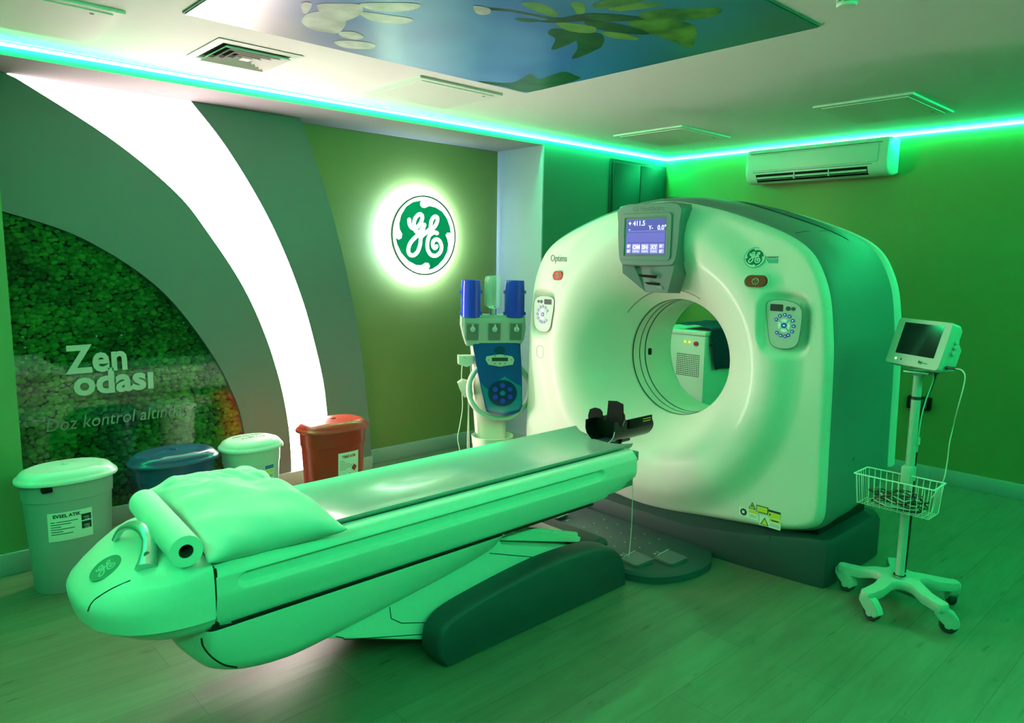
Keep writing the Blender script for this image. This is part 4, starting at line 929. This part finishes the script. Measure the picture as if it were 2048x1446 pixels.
bm, ms = sticker(t_, of, .020, .078, .30, .405, ['label_white', 'ink_blue', 'ink_yellow', 'ink'], [(.04, .96, .76, .96, 1), (.1, .9, .55, .70, 2), (.05, .95, .46, .475, 3), (.15, .85, .36, .40, 3), (.3, .6, .22, .34, 3)])
mk('product_label', bm, ms, t_, world=False, smooth=0)
LT = lambda u, v, d: (u, v, .495*1.083+.004*(1-(u/.13)**2)+d)
bm = text_bm('GERİ DÖNÜŞÜM', .022, lambda u, v, d: LT(u, v+.030, d), .0008); mk('lid_marking', bm, 'ink_grey', t_, world=False, smooth=0)
bm = B()
for k in range(7): box(bm, -.055+.019*k, -.043+.019*k, -.022, -.008, .5385, .5402)
mk('lid_marking', bm, 'ink_brown', t_, world=False, smooth=0)
t_, of = waste_bin('tall red bin with a medical waste label in front of the glowing arch', 2.045, 3.70, .215, .150, .53, 'bin_red', 'bin_red')
lines = [(.06, .06+l, .66-.07*k, .675-.07*k, 1) for k, l in enumerate((.2, .26, .5, .6, .66, .3))]
bm, ms = sticker(t_, of, -.040, .095, .255, .400, ['label_white', 'ink', 'ink_red'], lines+[(.52, .54, .04, .16, 2)])
join(bm, text_bm('TIBBİ ATIK', .022, wr(of, .028, .368), .0006, sx=.85, bold=.0005), 2)
fan(bm, [of(u, z, .0024) for u, z in ((.044, .30), (.066, .282), (.084, .306), (.061, .325))], 2)
mk('waste_label', bm, ms, t_, world=False, smooth=0)

# ------------------------------------------------------------------ contrast injector
inj = thing('contrast_injector', 'white contrast injector on a pedestal with blue covers, two blue holders and a clear bottle', 'injector', (3.125, 3.535, 0), radians(-34))
KW = dict(world=False)
def L(px, py): return ((px-980)/327.0, 1.13-(py-640)/324.0)
# column and body
bm = B(); oval(bm, [(.075, .070, .05), (.085, .085, .10), (.092, .085, .38), (.100, .080, .46), (.108, .085, .56), (.115, .11, .70), (.118, .12, .85), (.130, .12, .97), (.120, .10, 1.0)], .0, .085, 32, 3); mk('column', bm, 'cover_cream', inj, **KW)
bm = B()
for k in range(5):
    a = 2*pi*k/5+.3; tube(bm, [(0, .08, .085), (.11*cos(a), .08+.11*sin(a), .08), (.185*cos(a), .08+.185*sin(a), .068)], [.035, .028, .020], 10)
fb = mk('wheeled_foot', bm, 'cover_cream', inj, **KW)
for k in range(5):
    a = 2*pi*k/5+.3; bm = B(); lathe(bm, [(.0, -.012), (.027, -.012), (.030, -.006), (.030, .006), (.027, .012), (.0, .012)], (0, 0, 0), 20, 'X'); bm.transform(Matrix.Translation((.18*cos(a), .08+.18*sin(a), .030))); mk('castor', bm, 'wheel_rubber', fb, **KW)
bm = B(); oval(bm, [(.105, .095, .29), (.118, .108, .30), (.130, .122, .418), (.127, .119, .420), (.112, .102, .31), (.02, .02, .305)], .0, -.02, 40, 2.2); mk('catch_bowl', bm, 'cover_cream', inj, **KW)
# blue cover, tilted forward at its lower edge
tl = radians(14)
def cov(u, v, d): return (u, -.075+d*cos(tl)*-1-(1.0-v)*math.tan(tl)*.55+.04*0, v+d*.1)
top_ = [(-.130+.285*k/10, .995+.022*sin(pi*k/10)) for k in range(11)]
cv = [(-.130, .990)]+top_[1:-1]+[(.158, .995), (.166, .80), (.168, .62), (.150, .585)]+[(.150-.19*k/8, .585-.020*sin(pi*k/8)) for k in range(1, 8)]+[(-.050, .590), (-.060, .62), (-.098, .80)]
bm = B(); prism(bm, cv, cov, -.045, .0, bev=.008); ic = mk('blue_cover', bm, 'blue_cover', inj, label='dark blue translucent front cover', **KW)
bm = B(); prism(bm, [(-.085, .76), (-.04, .72), (.0, .76), (.06, .80), (.12, .76), (.160, .74), (.160, .63), (.145, .60), (.05, .580), (-.04, .602), (-.052, .63)], cov, .0, .0035, bev=.001); mk('lower_window', bm, 'teal_cover', ic, label='turquoise lower window', **KW)
bm = B(); prism(bm, [(.046+.088*cos(2*pi*k/40), .700+.078*sin(2*pi*k/40)) for k in range(40)], cov, .003, .006); pw_ = mk('pump_wheel', bm, 'blue_cover_dark', ic, smooth=0, **KW)
for k in range(7):
    u, v = (.046, .70) if k == 6 else (.046+.052*cos(radians(30+60*k)), .70+.046*sin(radians(30+60*k)))
    bm = B(); prism(bm, [(u+.016*cos(2*pi*j/16), v+.015*sin(2*pi*j/16)) for j in range(16)], cov, .006, .010); mk('roller', bm, 'teal_cover' if k == 6 else 'blue_plastic', pw_, smooth=0, **KW)
bm = B(); prism(bm, [(.03+.032*cos(2*pi*j/20), .955+.026*sin(2*pi*j/20)) for j in range(20)], cov, .0, .006, bev=.002); mk('cover_knob', bm, 'blue_cover_dark', ic, smooth=0, **KW)
bm = B(); prism(bm, [(-.050, .92), (.03, .932), (.105, .92), (.118, .90), (.110, .870), (.03, .858), (-.038, .870), (-.056, .90)], cov, .0, .014, bev=.003); dp = mk('display_unit', bm, 'panel_plate', ic, **KW)
bm = B(); prism(bm, rrect(.098, .022, .002, 2, .030, .902), cov, .014, .0155); mk('display', bm, 'dark_lcd', dp, smooth=0, **KW)
for u, v in ((-.040, .899), (.100, .899), (.0, .878), (.03, .877), (.06, .878), (.0, .922), (.06, .922)):
    bm = B(); prism(bm, [(u+.005*cos(2*pi*j/10), v+.004*sin(2*pi*j/10)) for j in range(10)], cov, .014, .016); mk('key', bm, 'red_button' if abs(u-.03) < .001 else 'ink_grey', dp, smooth=0, **KW)
# ring handle
bm = B(); tube(bm, [(  .035+.188*cos(2*pi*k/64), -.055-(.0)*cos(2*pi*k/64)-.035*(-sin(2*pi*k/64)), .712+.176*sin(2*pi*k/64)) for k in range(64)], .0165, 12, closed=True); mk('ring_handle', bm, 'bin_pale', inj, smooth=60, **KW)
# head with three bottle seats
hd_ = [(-.196, 1.165), (.185, 1.165), (.192, 1.09), (.182, 1.02), (.160, .985), (-.165, .980), (-.182, 1.03), (-.198, 1.10)]
bm = B(); prism(bm, hd_, lambda u, v, d: (u, d, v), -.075, .085, bev=.014); mk('injector_head', bm, 'panel_plate', inj, **KW)
for u in (-.135, -.003, .128):
    bm = B(); prism(bm, rrect(.072, .098, .006, 3, u, 1.065), lambda a, v, d: (a, -.076-d-.12*(v-1.02), v), 0, .006); cl = mk('bottle_clamp', bm, 'smoke_plastic', inj, **KW)
    bm = B(); tube(bm, [(u, -.105, 1.115), (u, -.105, 1.085)], .006, 8); tube(bm, [(u-.04, -.09, 1.118), (u+.04, -.09, 1.118)], .004, 8); lathe(bm, [(.016, -.098), (.016, -.108), (.010, -.110)], (u, 0, 1.085), 16, 'Y'); mk('clamp_latch', bm, 'metal', cl, **KW)
    bm = B(); lathe(bm, [(.024, 1.135), (.024, 1.165), (.018, 1.168)], (u, -.035, 0), 24); mk('seat_cup', bm, 'metal', cl, **KW)
def cup(u):
    prof = [(.054, 1.150), (.060, 1.155), (.061, 1.19), (.061, 1.31), (.057, 1.372), (.055, 1.374), (.053, 1.370), (.058, 1.30), (.058, 1.158)]
    bm = B(); lathe(bm, prof, (u, -.03, 0), 36, cap=False); sh_ = mk('bottle_shield', bm, 'blue_plastic', inj, label='royal blue bottle shield', **KW)
    bm = B(); lathe(bm, [(.020, 1.165), (.020, 1.195), (.042, 1.21), (.044, 1.31), (.040, 1.32), (.010, 1.325)], (u, -.03, 0), 28); mk('inner_bottle', bm, 'blue_cover', sh_, **KW)
    for z in (1.175, 1.305):
        for s in (-1, 1): bm = B(); box(bm, u+s*.061-.008, u+s*.061+.008, -.042, -.020, z-.010, z+.010, bev=.003); mk('shield_hinge', bm, 'blue_plastic', sh_, **KW)
cup(-.140); cup(.125)
bm = B(); lathe(bm, [(.012, 1.17), (.014, 1.20), (.030, 1.212), (.049, 1.222), (.052, 1.235), (.052, 1.375), (.046, 1.397), (.030, 1.403), (.001, 1.404)], (-.006, -.03, 0), 36); bt = mk('clear_bottle', bm, 'clear_plastic', inj, **KW)
bm = B(); lathe(bm, [(.022, 1.162), (.022, 1.205), (.016, 1.21)], (-.006, -.03, 0), 20); mk('bottle_neck', bm, 'metal', bt, **KW)
bm = B()
for k in range(13): box(bm, -.012, .004 if k % 3 else .010, -.0845, -.083, 1.245+.010*k, 1.2465+.010*k)
box(bm, -.018, -.016, -.0845, -.083, 1.235, 1.375); mk('bottle_scale', bm, 'ink_grey', bt, smooth=0, **KW)
# side boxes and cables
bm = B(); prism(bm, [(-.215, .915), (-.120, .915), (-.120, .865), (-.16, .845), (-.213, .862)], lambda u, v, d: (u, d, v), -.02, .05, bev=.006); mk('side_holder', bm, 'cover_cream', inj, **KW)
bm = B(); box(bm, -.185, -.165, -.022, .0, .902, .909); mk('holder_mark', bm, 'ink_yellow', inj, smooth=0, **KW)
bm = B(); prism(bm, [(-.215, .745), (-.185, .765), (-.13, .750), (-.12, .66), (-.175, .655), (-.20, .70)], lambda u, v, d: (u, d, v), -.01, .05, bev=.006); mk('side_holder', bm, 'cover_cream', inj, **KW)
for pts in ([(-.185, .02, .86), (-.19, .02, .79), (-.185, .02, .66), (-.183, .02, .58), (-.20, .0, .48), (-.215, -.02, .40), (-.20, -.02, .30), (-.20, -.01, .08), (-.19, .0, .012)], [(-.15, .02, .66), (-.147, .02, .56), (-.15, .03, .40), (-.15, .03, .20), (-.16, .03, .010)], [(-.135, .02, .86), (-.130, .02, .70), (-.142, .03, .60), (-.138, .04, .30), (-.13, .05, .010)]):
    bm = B(); tube(bm, spl(pts, 5), .0035, 6); mk('cable', bm, 'cable_pale', inj, **KW)

# true size of the injector: a little larger than drawn above, its height measured from the floor
def grow(o):
    for c_ in [q_ for q_ in bpy.data.objects if q_.parent == o]:
        if c_.type == 'MESH':
            for v in c_.data.vertices: z_ = v.co.z; v.co = (v.co.x*1.066, v.co.y*1.066, z_-.066*(1.5-z_)*ss(.06, .35, z_))
        grow(c_)
bpy.context.view_layer.update(); grow(inj)

# ------------------------------------------------------------------ patient monitor on wheeled stand
MX, MY = 3.365, 1.060
ms_ = thing('monitor_stand', 'patient monitor on a pale wheeled pole stand with a wire basket, right of the scanner', 'monitor stand', (MX, MY, 0))
def arm_pts(a, w0, w1): return None
bm = B(); n5 = 5; ang0 = radians(25)
prof = []
for k in range(5):
    a = ang0+k*2*pi/5
    for da, r_ in ((-36, .085), (-24, .092), (-15, .115), (-9.5, .17), (-6.9, .215), (-6.0, .248), (-3.3, .260), (3.3, .260), (6.0, .248), (6.9, .215), (9.5, .17), (15, .115), (24, .092)): prof.append((a+radians(da), r_))
rows = []
def starz(r_): return .118+.0*r_-.018*ss(.10, .17, r_)*0
top = [(MX+r_*cos(a), MY+r_*sin(a)) for a, r_ in prof]
def srow(k, z, dz_=0):
    return [(MX+r_*k2*cos(a), MY+r_*k2*sin(a), z-.020*ss(.11, .19, r_)) for (a, r_) in prof for k2 in (k if r_ < .2 else 1-(1-k)*.35,)]
loft(bm, [srow(.93, .100), srow(1.0, .106), srow(1.0, .128), srow(.93, .138)])
st_ = mk('star_base', bm, 'stand_paint', ms_, smooth=45)
bm = B(); lathe(bm, [(.024, .137), (.026, .1385), (.001, .1388)], (MX, MY, 0), 24); mk('pole_socket', bm, 'dark_gap', ms_)
for k, sw in zip(range(5), (200, 260, 255, 285, 30)):
    a = ang0+k*2*pi/5; cx, cy_ = MX+.238*cos(a), MY+.238*sin(a); s = radians(sw); dx, dy = cos(s), sin(s)
    T_ = Matrix.Translation((cx, cy_, 0)) @ Matrix.Rotation(s, 4, 'Z')
    bm = B(); prism(bm, [(-.024, .100), (.020, .100), (.042, .088), (.062, .062), (.069, .038), (.052, .022), (.030, .026), (.008, .038), (-.008, .052), (-.025, .074)], lambda u, v, d: (u, d, v), -.021, .021, bev=.004); bm.transform(T_); cs = mk('castor', bm, 'stand_paint', ms_, smooth=40)
    bm = B(); lathe(bm, [(.002, -.016), (.030, -.016), (.035, -.011), (.035, .011), (.030, .016), (.002, .016)], (.028, 0, .0355), 28, 'Y'); bm.transform(T_); mk('wheel', bm, 'wheel_rubber', cs, smooth=40)
    bm = B(); lathe(bm, [(.014, -.0225), (.014, .0225)], (.028, 0, .0355), 16, 'Y'); bm.transform(T_); mk('wheel_hub', bm, 'hub_grey', cs)
bm = B(); lathe(bm, [(.0185, .128), (.0185, 1.045)], (MX, MY, 0), 28); mk('pole', bm, 'stand_paint', ms_)
bm = B(); lathe(bm, [(.0188, .84), (.0188, .945)], (MX, MY, 0), 28, cap=False); mk('pole_sticker', bm, 'hub_grey', ms_)
bm = B(); lathe(bm, [(.0190, .930), (.0190, .944)], (MX, MY, 0), 28, cap=False); mk('sticker_print', bm, 'ink', ms_, smooth=0)
bm = B(); lathe(bm, [(.026, .575), (.026, .635)], (MX, MY, 0), 24); box(bm, MX-.045, MX-.01, MY-.02, MY+.02, .565, .64, bev=.004); mk('basket_clamp', bm, 'stand_paint', ms_)
# monitor: right-hand axis seen in the photo runs from far left to near right
az = radians(62); ra = Vector((-cos(az), -sin(az), 0)); nn = Vector((-sin(az), cos(az), 0)); ti = radians(17)
na = (nn*cos(ti)+Vector((0, 0, 1))*sin(ti)); ua = (Vector((0, 0, 1))*cos(ti)-nn*sin(ti))
MC = Vector((MX, MY, 1.172))+nn*.02+ra*.012
def mw(u, v, d): return tuple(MC+ra*u+ua*v+na*d)
bm = B(); loft(bm, [[mw(u*.93, v*.92, -.055) for u, v in rrect(.285, .205, .018)], [mw(u, v, -.035) for u, v in rrect(.285, .205, .018)], [mw(u, v, .006) for u, v in rrect(.285, .205, .014)], [mw(u*.985, v*.98, .011) for u, v in rrect(.285, .205, .014)]]); mon = mk('monitor', bm, 'stand_paint', ms_, smooth=40)
bm = B(); prism(bm, rrect(.205, .138, .003, 2, .002, .015), mw, .0108, .0118); mk('screen', bm, 'monitor_glass', mon, smooth=0)
for u, m_ in ((-.088, 'led_on'), (-.058, 'base_dark')):
    bm = B(); prism(bm, [(u+.004*cos(2*pi*j/12), -.078+.004*sin(2*pi*j/12)) for j in range(12)], mw, .0108, .0125); mk('indicator_light' if m_ == 'led_on' else 'power_button', bm, m_, mon, smooth=0)
mk('marking', join(text_bm('ivy', .018, lambda u, v, d: mw(u+.035, v-.083, .0112+d), .0006, align='LEFT', bold=.0008), text_bm('BIOMEDICAL', .005, lambda u, v, d: mw(u+.056, v-.082, .0112+d), .0006, align='LEFT')), 'ink', mon, smooth=0)
bm = B()
for v in (.045, .02, -.01): lathe(bm, [(.009, 0), (.009, .010), (.005, .014)], (0, 0, 0), 14); 
bm.free(); bm = B(); tm = Matrix(((-na.x, ua.x, ra.x, 0), (-na.y, ua.y, ra.y, 0), (-na.z, ua.z, ra.z, 0), (0, 0, 0, 1)))
for v in (.030, .010, -.015):
    b2 = B(); lathe(b2, [(.009, 0), (.009, .012), (.005, .014)], (0, 0, 0), 14); b2.transform(Matrix.Translation(mw(.140, v, -.030)) @ tm); join(bm, b2)
mk('side_knob', bm, 'hub_grey', mon)
b2 = B(); loft(b2, [[mw(u+.05, v-.02, -.055) for u, v in rrect(.15, .14, .01)], [mw(u+.05, v-.03, -.10) for u, v in rrect(.13, .10, .01)]]); mk('monitor_back', b2, 'stand_paint', mon)
bm = B(); box(bm, MX-.05, MX+.03, MY-.055, MY+.045, 1.046, 1.056, bev=.003); lathe(bm, [(.022, 1.035), (.026, 1.048)], (MX, MY, 0), 20); mk('mount_plate', bm, 'metal', ms_)
bm = B(); tube(bm, [mw(.148, -.078, -.02), mw(.19, -.074, -.02)], [.008, .006], 10); mk('cable_plug', bm, 'base_dark', mon)
e0 = Vector(mw(.19, -.074, -.02))
bm = B(); tube(bm, spl([tuple(e0), tuple(e0+ra*.035+Vector((0, 0, -.004))), tuple(e0+ra*.050+Vector((0, 0, -.04))), tuple(e0+ra*.03+Vector((0, 0, -.16))), (3.43, .925, .84), (3.395, .925, .76), (3.39, .925, .68), (3.36, .925, .60), (3.32, .95, .53)], 6), .0025, 6); mk('sensor_cable', bm, 'cable_pale', ms_)
bm = B(); tube(bm, spl([mw(.09, -.10, -.05), (MX+.055, MY-.05, 1.04), (MX+.045, MY-.04, .98), (MX+.025, MY-.02, .90), (MX+.022, MY-.012, .80), (MX+.022, MY-.014, .72), (MX+.03, MY-.01, .60), (MX+.035, MY-.012, .40), (MX+.035, MY-.01, .22), (MX+.022, MY-.012, .145)], 6), .0055, 8); mk('power_cable', bm, 'cable_black', ms_)
bm = B(); tube(bm, spl([mw(.06, -.10, -.05), (MX+.03, MY-.05, 1.02), (MX+.018, MY-.033, .93), (MX+.012, MY-.024, .86), (MX+.010, MY-.02, .78), (MX+.008, MY-.02, .70)], 6), .003, 6); box(bm, MX+.0, MX+.012, MY-.028, MY-.018, .735, .765); mk('ground_cable', bm, 'cable_pale', ms_)
# basket
bx0, bx1, by0, by1, bz0, bz1 = 3.195, 3.335, .915, 1.215, .468, .60
bm = B(); fr2 = [(bx0-.004, by0-.008, bz1), (bx1, by0-.008, bz1), (bx1, by1+.008, bz1), (bx0-.004, by1+.008, bz1)]
for i in range(4): tube(bm, [fr2[i], fr2[(i+1) % 4]], .0032, 8)
bk = mk('basket', bm, 'wire_white', ms_, smooth=60, label='wire basket')
def wire(p, r_=.0016): bm = B(); tube(bm, p, r_, 6); mk('basket_wire', bm, 'wire_white', bk, smooth=60)
for k in range(13):
    y = by0+(by1-by0)*k/12; yb = (by0+.008)+(by1-by0-.016)*k/12
    wire([(bx0-.004, y, bz1), (bx0+.008, yb, bz0), (bx1-.004, yb, bz0), (bx1, y, bz1)])
for k in range(1, 6):
    x = bx0+(bx1-bx0)*k/6; wire([(x, by0-.008, bz1), (x, by0+.006, bz0-.002), (x, by1-.006, bz0-.002), (x, by1+.008, bz1)])
cb = thing('cable_bundle', 'tangled cables lying in the wire basket of the monitor stand', 'cables', (3.26, 1.06, bz0))
random.seed(11)
for k, m_ in enumerate(('cable_black', 'cable_pale', 'cable_brown', 'cable_black', 'cable_pale', 'cable_black', 'cable_brown')):
    rx_, ry_ = random.uniform(.030, .052), random.uniform(.075, .118); ox, oy = random.uniform(-.01, .01), random.uniform(-.015, .015); ph_ = random.uniform(0, 6)
    pts = [(3.265+ox+rx_*cos(t_*2*pi/14+ph_)*(1+.15*sin(t_*2.1)), 1.065+oy+ry_*sin(t_*2*pi/14+ph_)*(1+.1*sin(t_*1.3)), bz0+.0065+.006*k+.016*(1+sin(t_*1.1+k))*(k > 1)*.9) for t_ in range(22)]
    bm = B(); tube(bm, spl(pts, 4), .0026 if k % 2 else .0032, 6); mk('cable', bm, m_, cb, smooth=60)

# ------------------------------------------------------------------ cabinet behind the scanner, jacket, wall socket
cx0, cx1, cy0, cy1, cz = 4.90, 5.45, 3.065, 3.62, .965
cbn = thing('power_cabinet', 'white metal power cabinet seen through the bore of the scanner', 'cabinet', (5.17, 3.34, 0))
mk('cabinet_body', BX(cx0+.008, cx1, cy0+.008, cy1, .03, cz-.035, bev=.004), 'cabinet_white', cbn)
mk('cabinet_top', BX(cx0, cx1, cy0, cy1, cz-.033, cz, bev=.006), 'cabinet_white', cbn)
mk('cabinet_plinth', BX(cx0+.03, cx1, cy0+.03, cy1-.01, 0, .03), 'base_dark', cbn)
bm = B()
for i in range(13):
    for j in range(12): y = cy0+.055+.0165*i; z = .775-.0150*j; box(bm, cx0+.0065, cx0+.0085, y-.0042, y+.0042, z-.0042, z+.0042)
mk('vent_holes', bm, 'dark_gap', cbn, smooth=0)
bm = B(); lathe(bm, [(.002, cx0-.006), (.018, cx0-.004), (.019, cx0+.008)], (0, cy0+.085, .868), 24, 'X'); mk('red_button', bm, 'red_button', cbn)
for y in (cy0+.145, cy0+.185): mk('switch', BX(cx0+.002, cx0+.009, y-.010, y+.010, .865, .885, bev=.002), 'warm_switch', cbn)
mk('label', BX(cx0+.006, cx0+.0078, cy0+.11, cy0+.20, .892, .902), 'label_white', cbn, smooth=0)
bm = B(); tube(bm, [(cx0+.05, cy0-.008, .86), (cx0+.09, cy0-.010, .86)], .006, 8); mk('side_latch', bm, 'base_dark', cbn)
bm = B(); rows = []
for i in range(31):
    u = i/30; row = []
    for j in range(41):
        v = j/40; s = v*.62-.30
        x = cx0+.06+u*.46+.02*sin(v*7)+.08*max(0, v-.45)
        if s < 0: y = cy0-s; z = cz+.012+.035*(.5+.5*noise.noise((u*4, v*5, 2)))*(1-u*.2)+.02*ss(-.0, -.2, s)
        else: y = cy0-.014-.030*(.5+.5*noise.noise((u*6, v*3, 7)))-.02*s; z = cz+.018-s*1.0-.05*noise.noise((u*2, 0, 1))*v
        row.append((x, y, z))
    rows.append(row)
grid(bm, rows); jk = mk('jacket', bm, 'jacket_blue', None, smooth=180); tag(jk, 'dark blue jacket draped over the cabinet behind the scanner', 'jacket'); md = jk.modifiers.new('s', 'SOLIDIFY'); md.thickness = .006
ws = thing('wall_socket', 'small black box on the green wall behind the pole of the monitor stand', 'socket', (XR-.02, 1.715, .55))
mk('socket_box', BX(XR-.045, XR-.001, 1.64, 1.79, .50, .59, bev=.006), 'black', ws)
mk('socket_cover', BX(XR-.052, XR-.045, 1.66, 1.77, .515, .575, bev=.003), 'base_dark', ws)
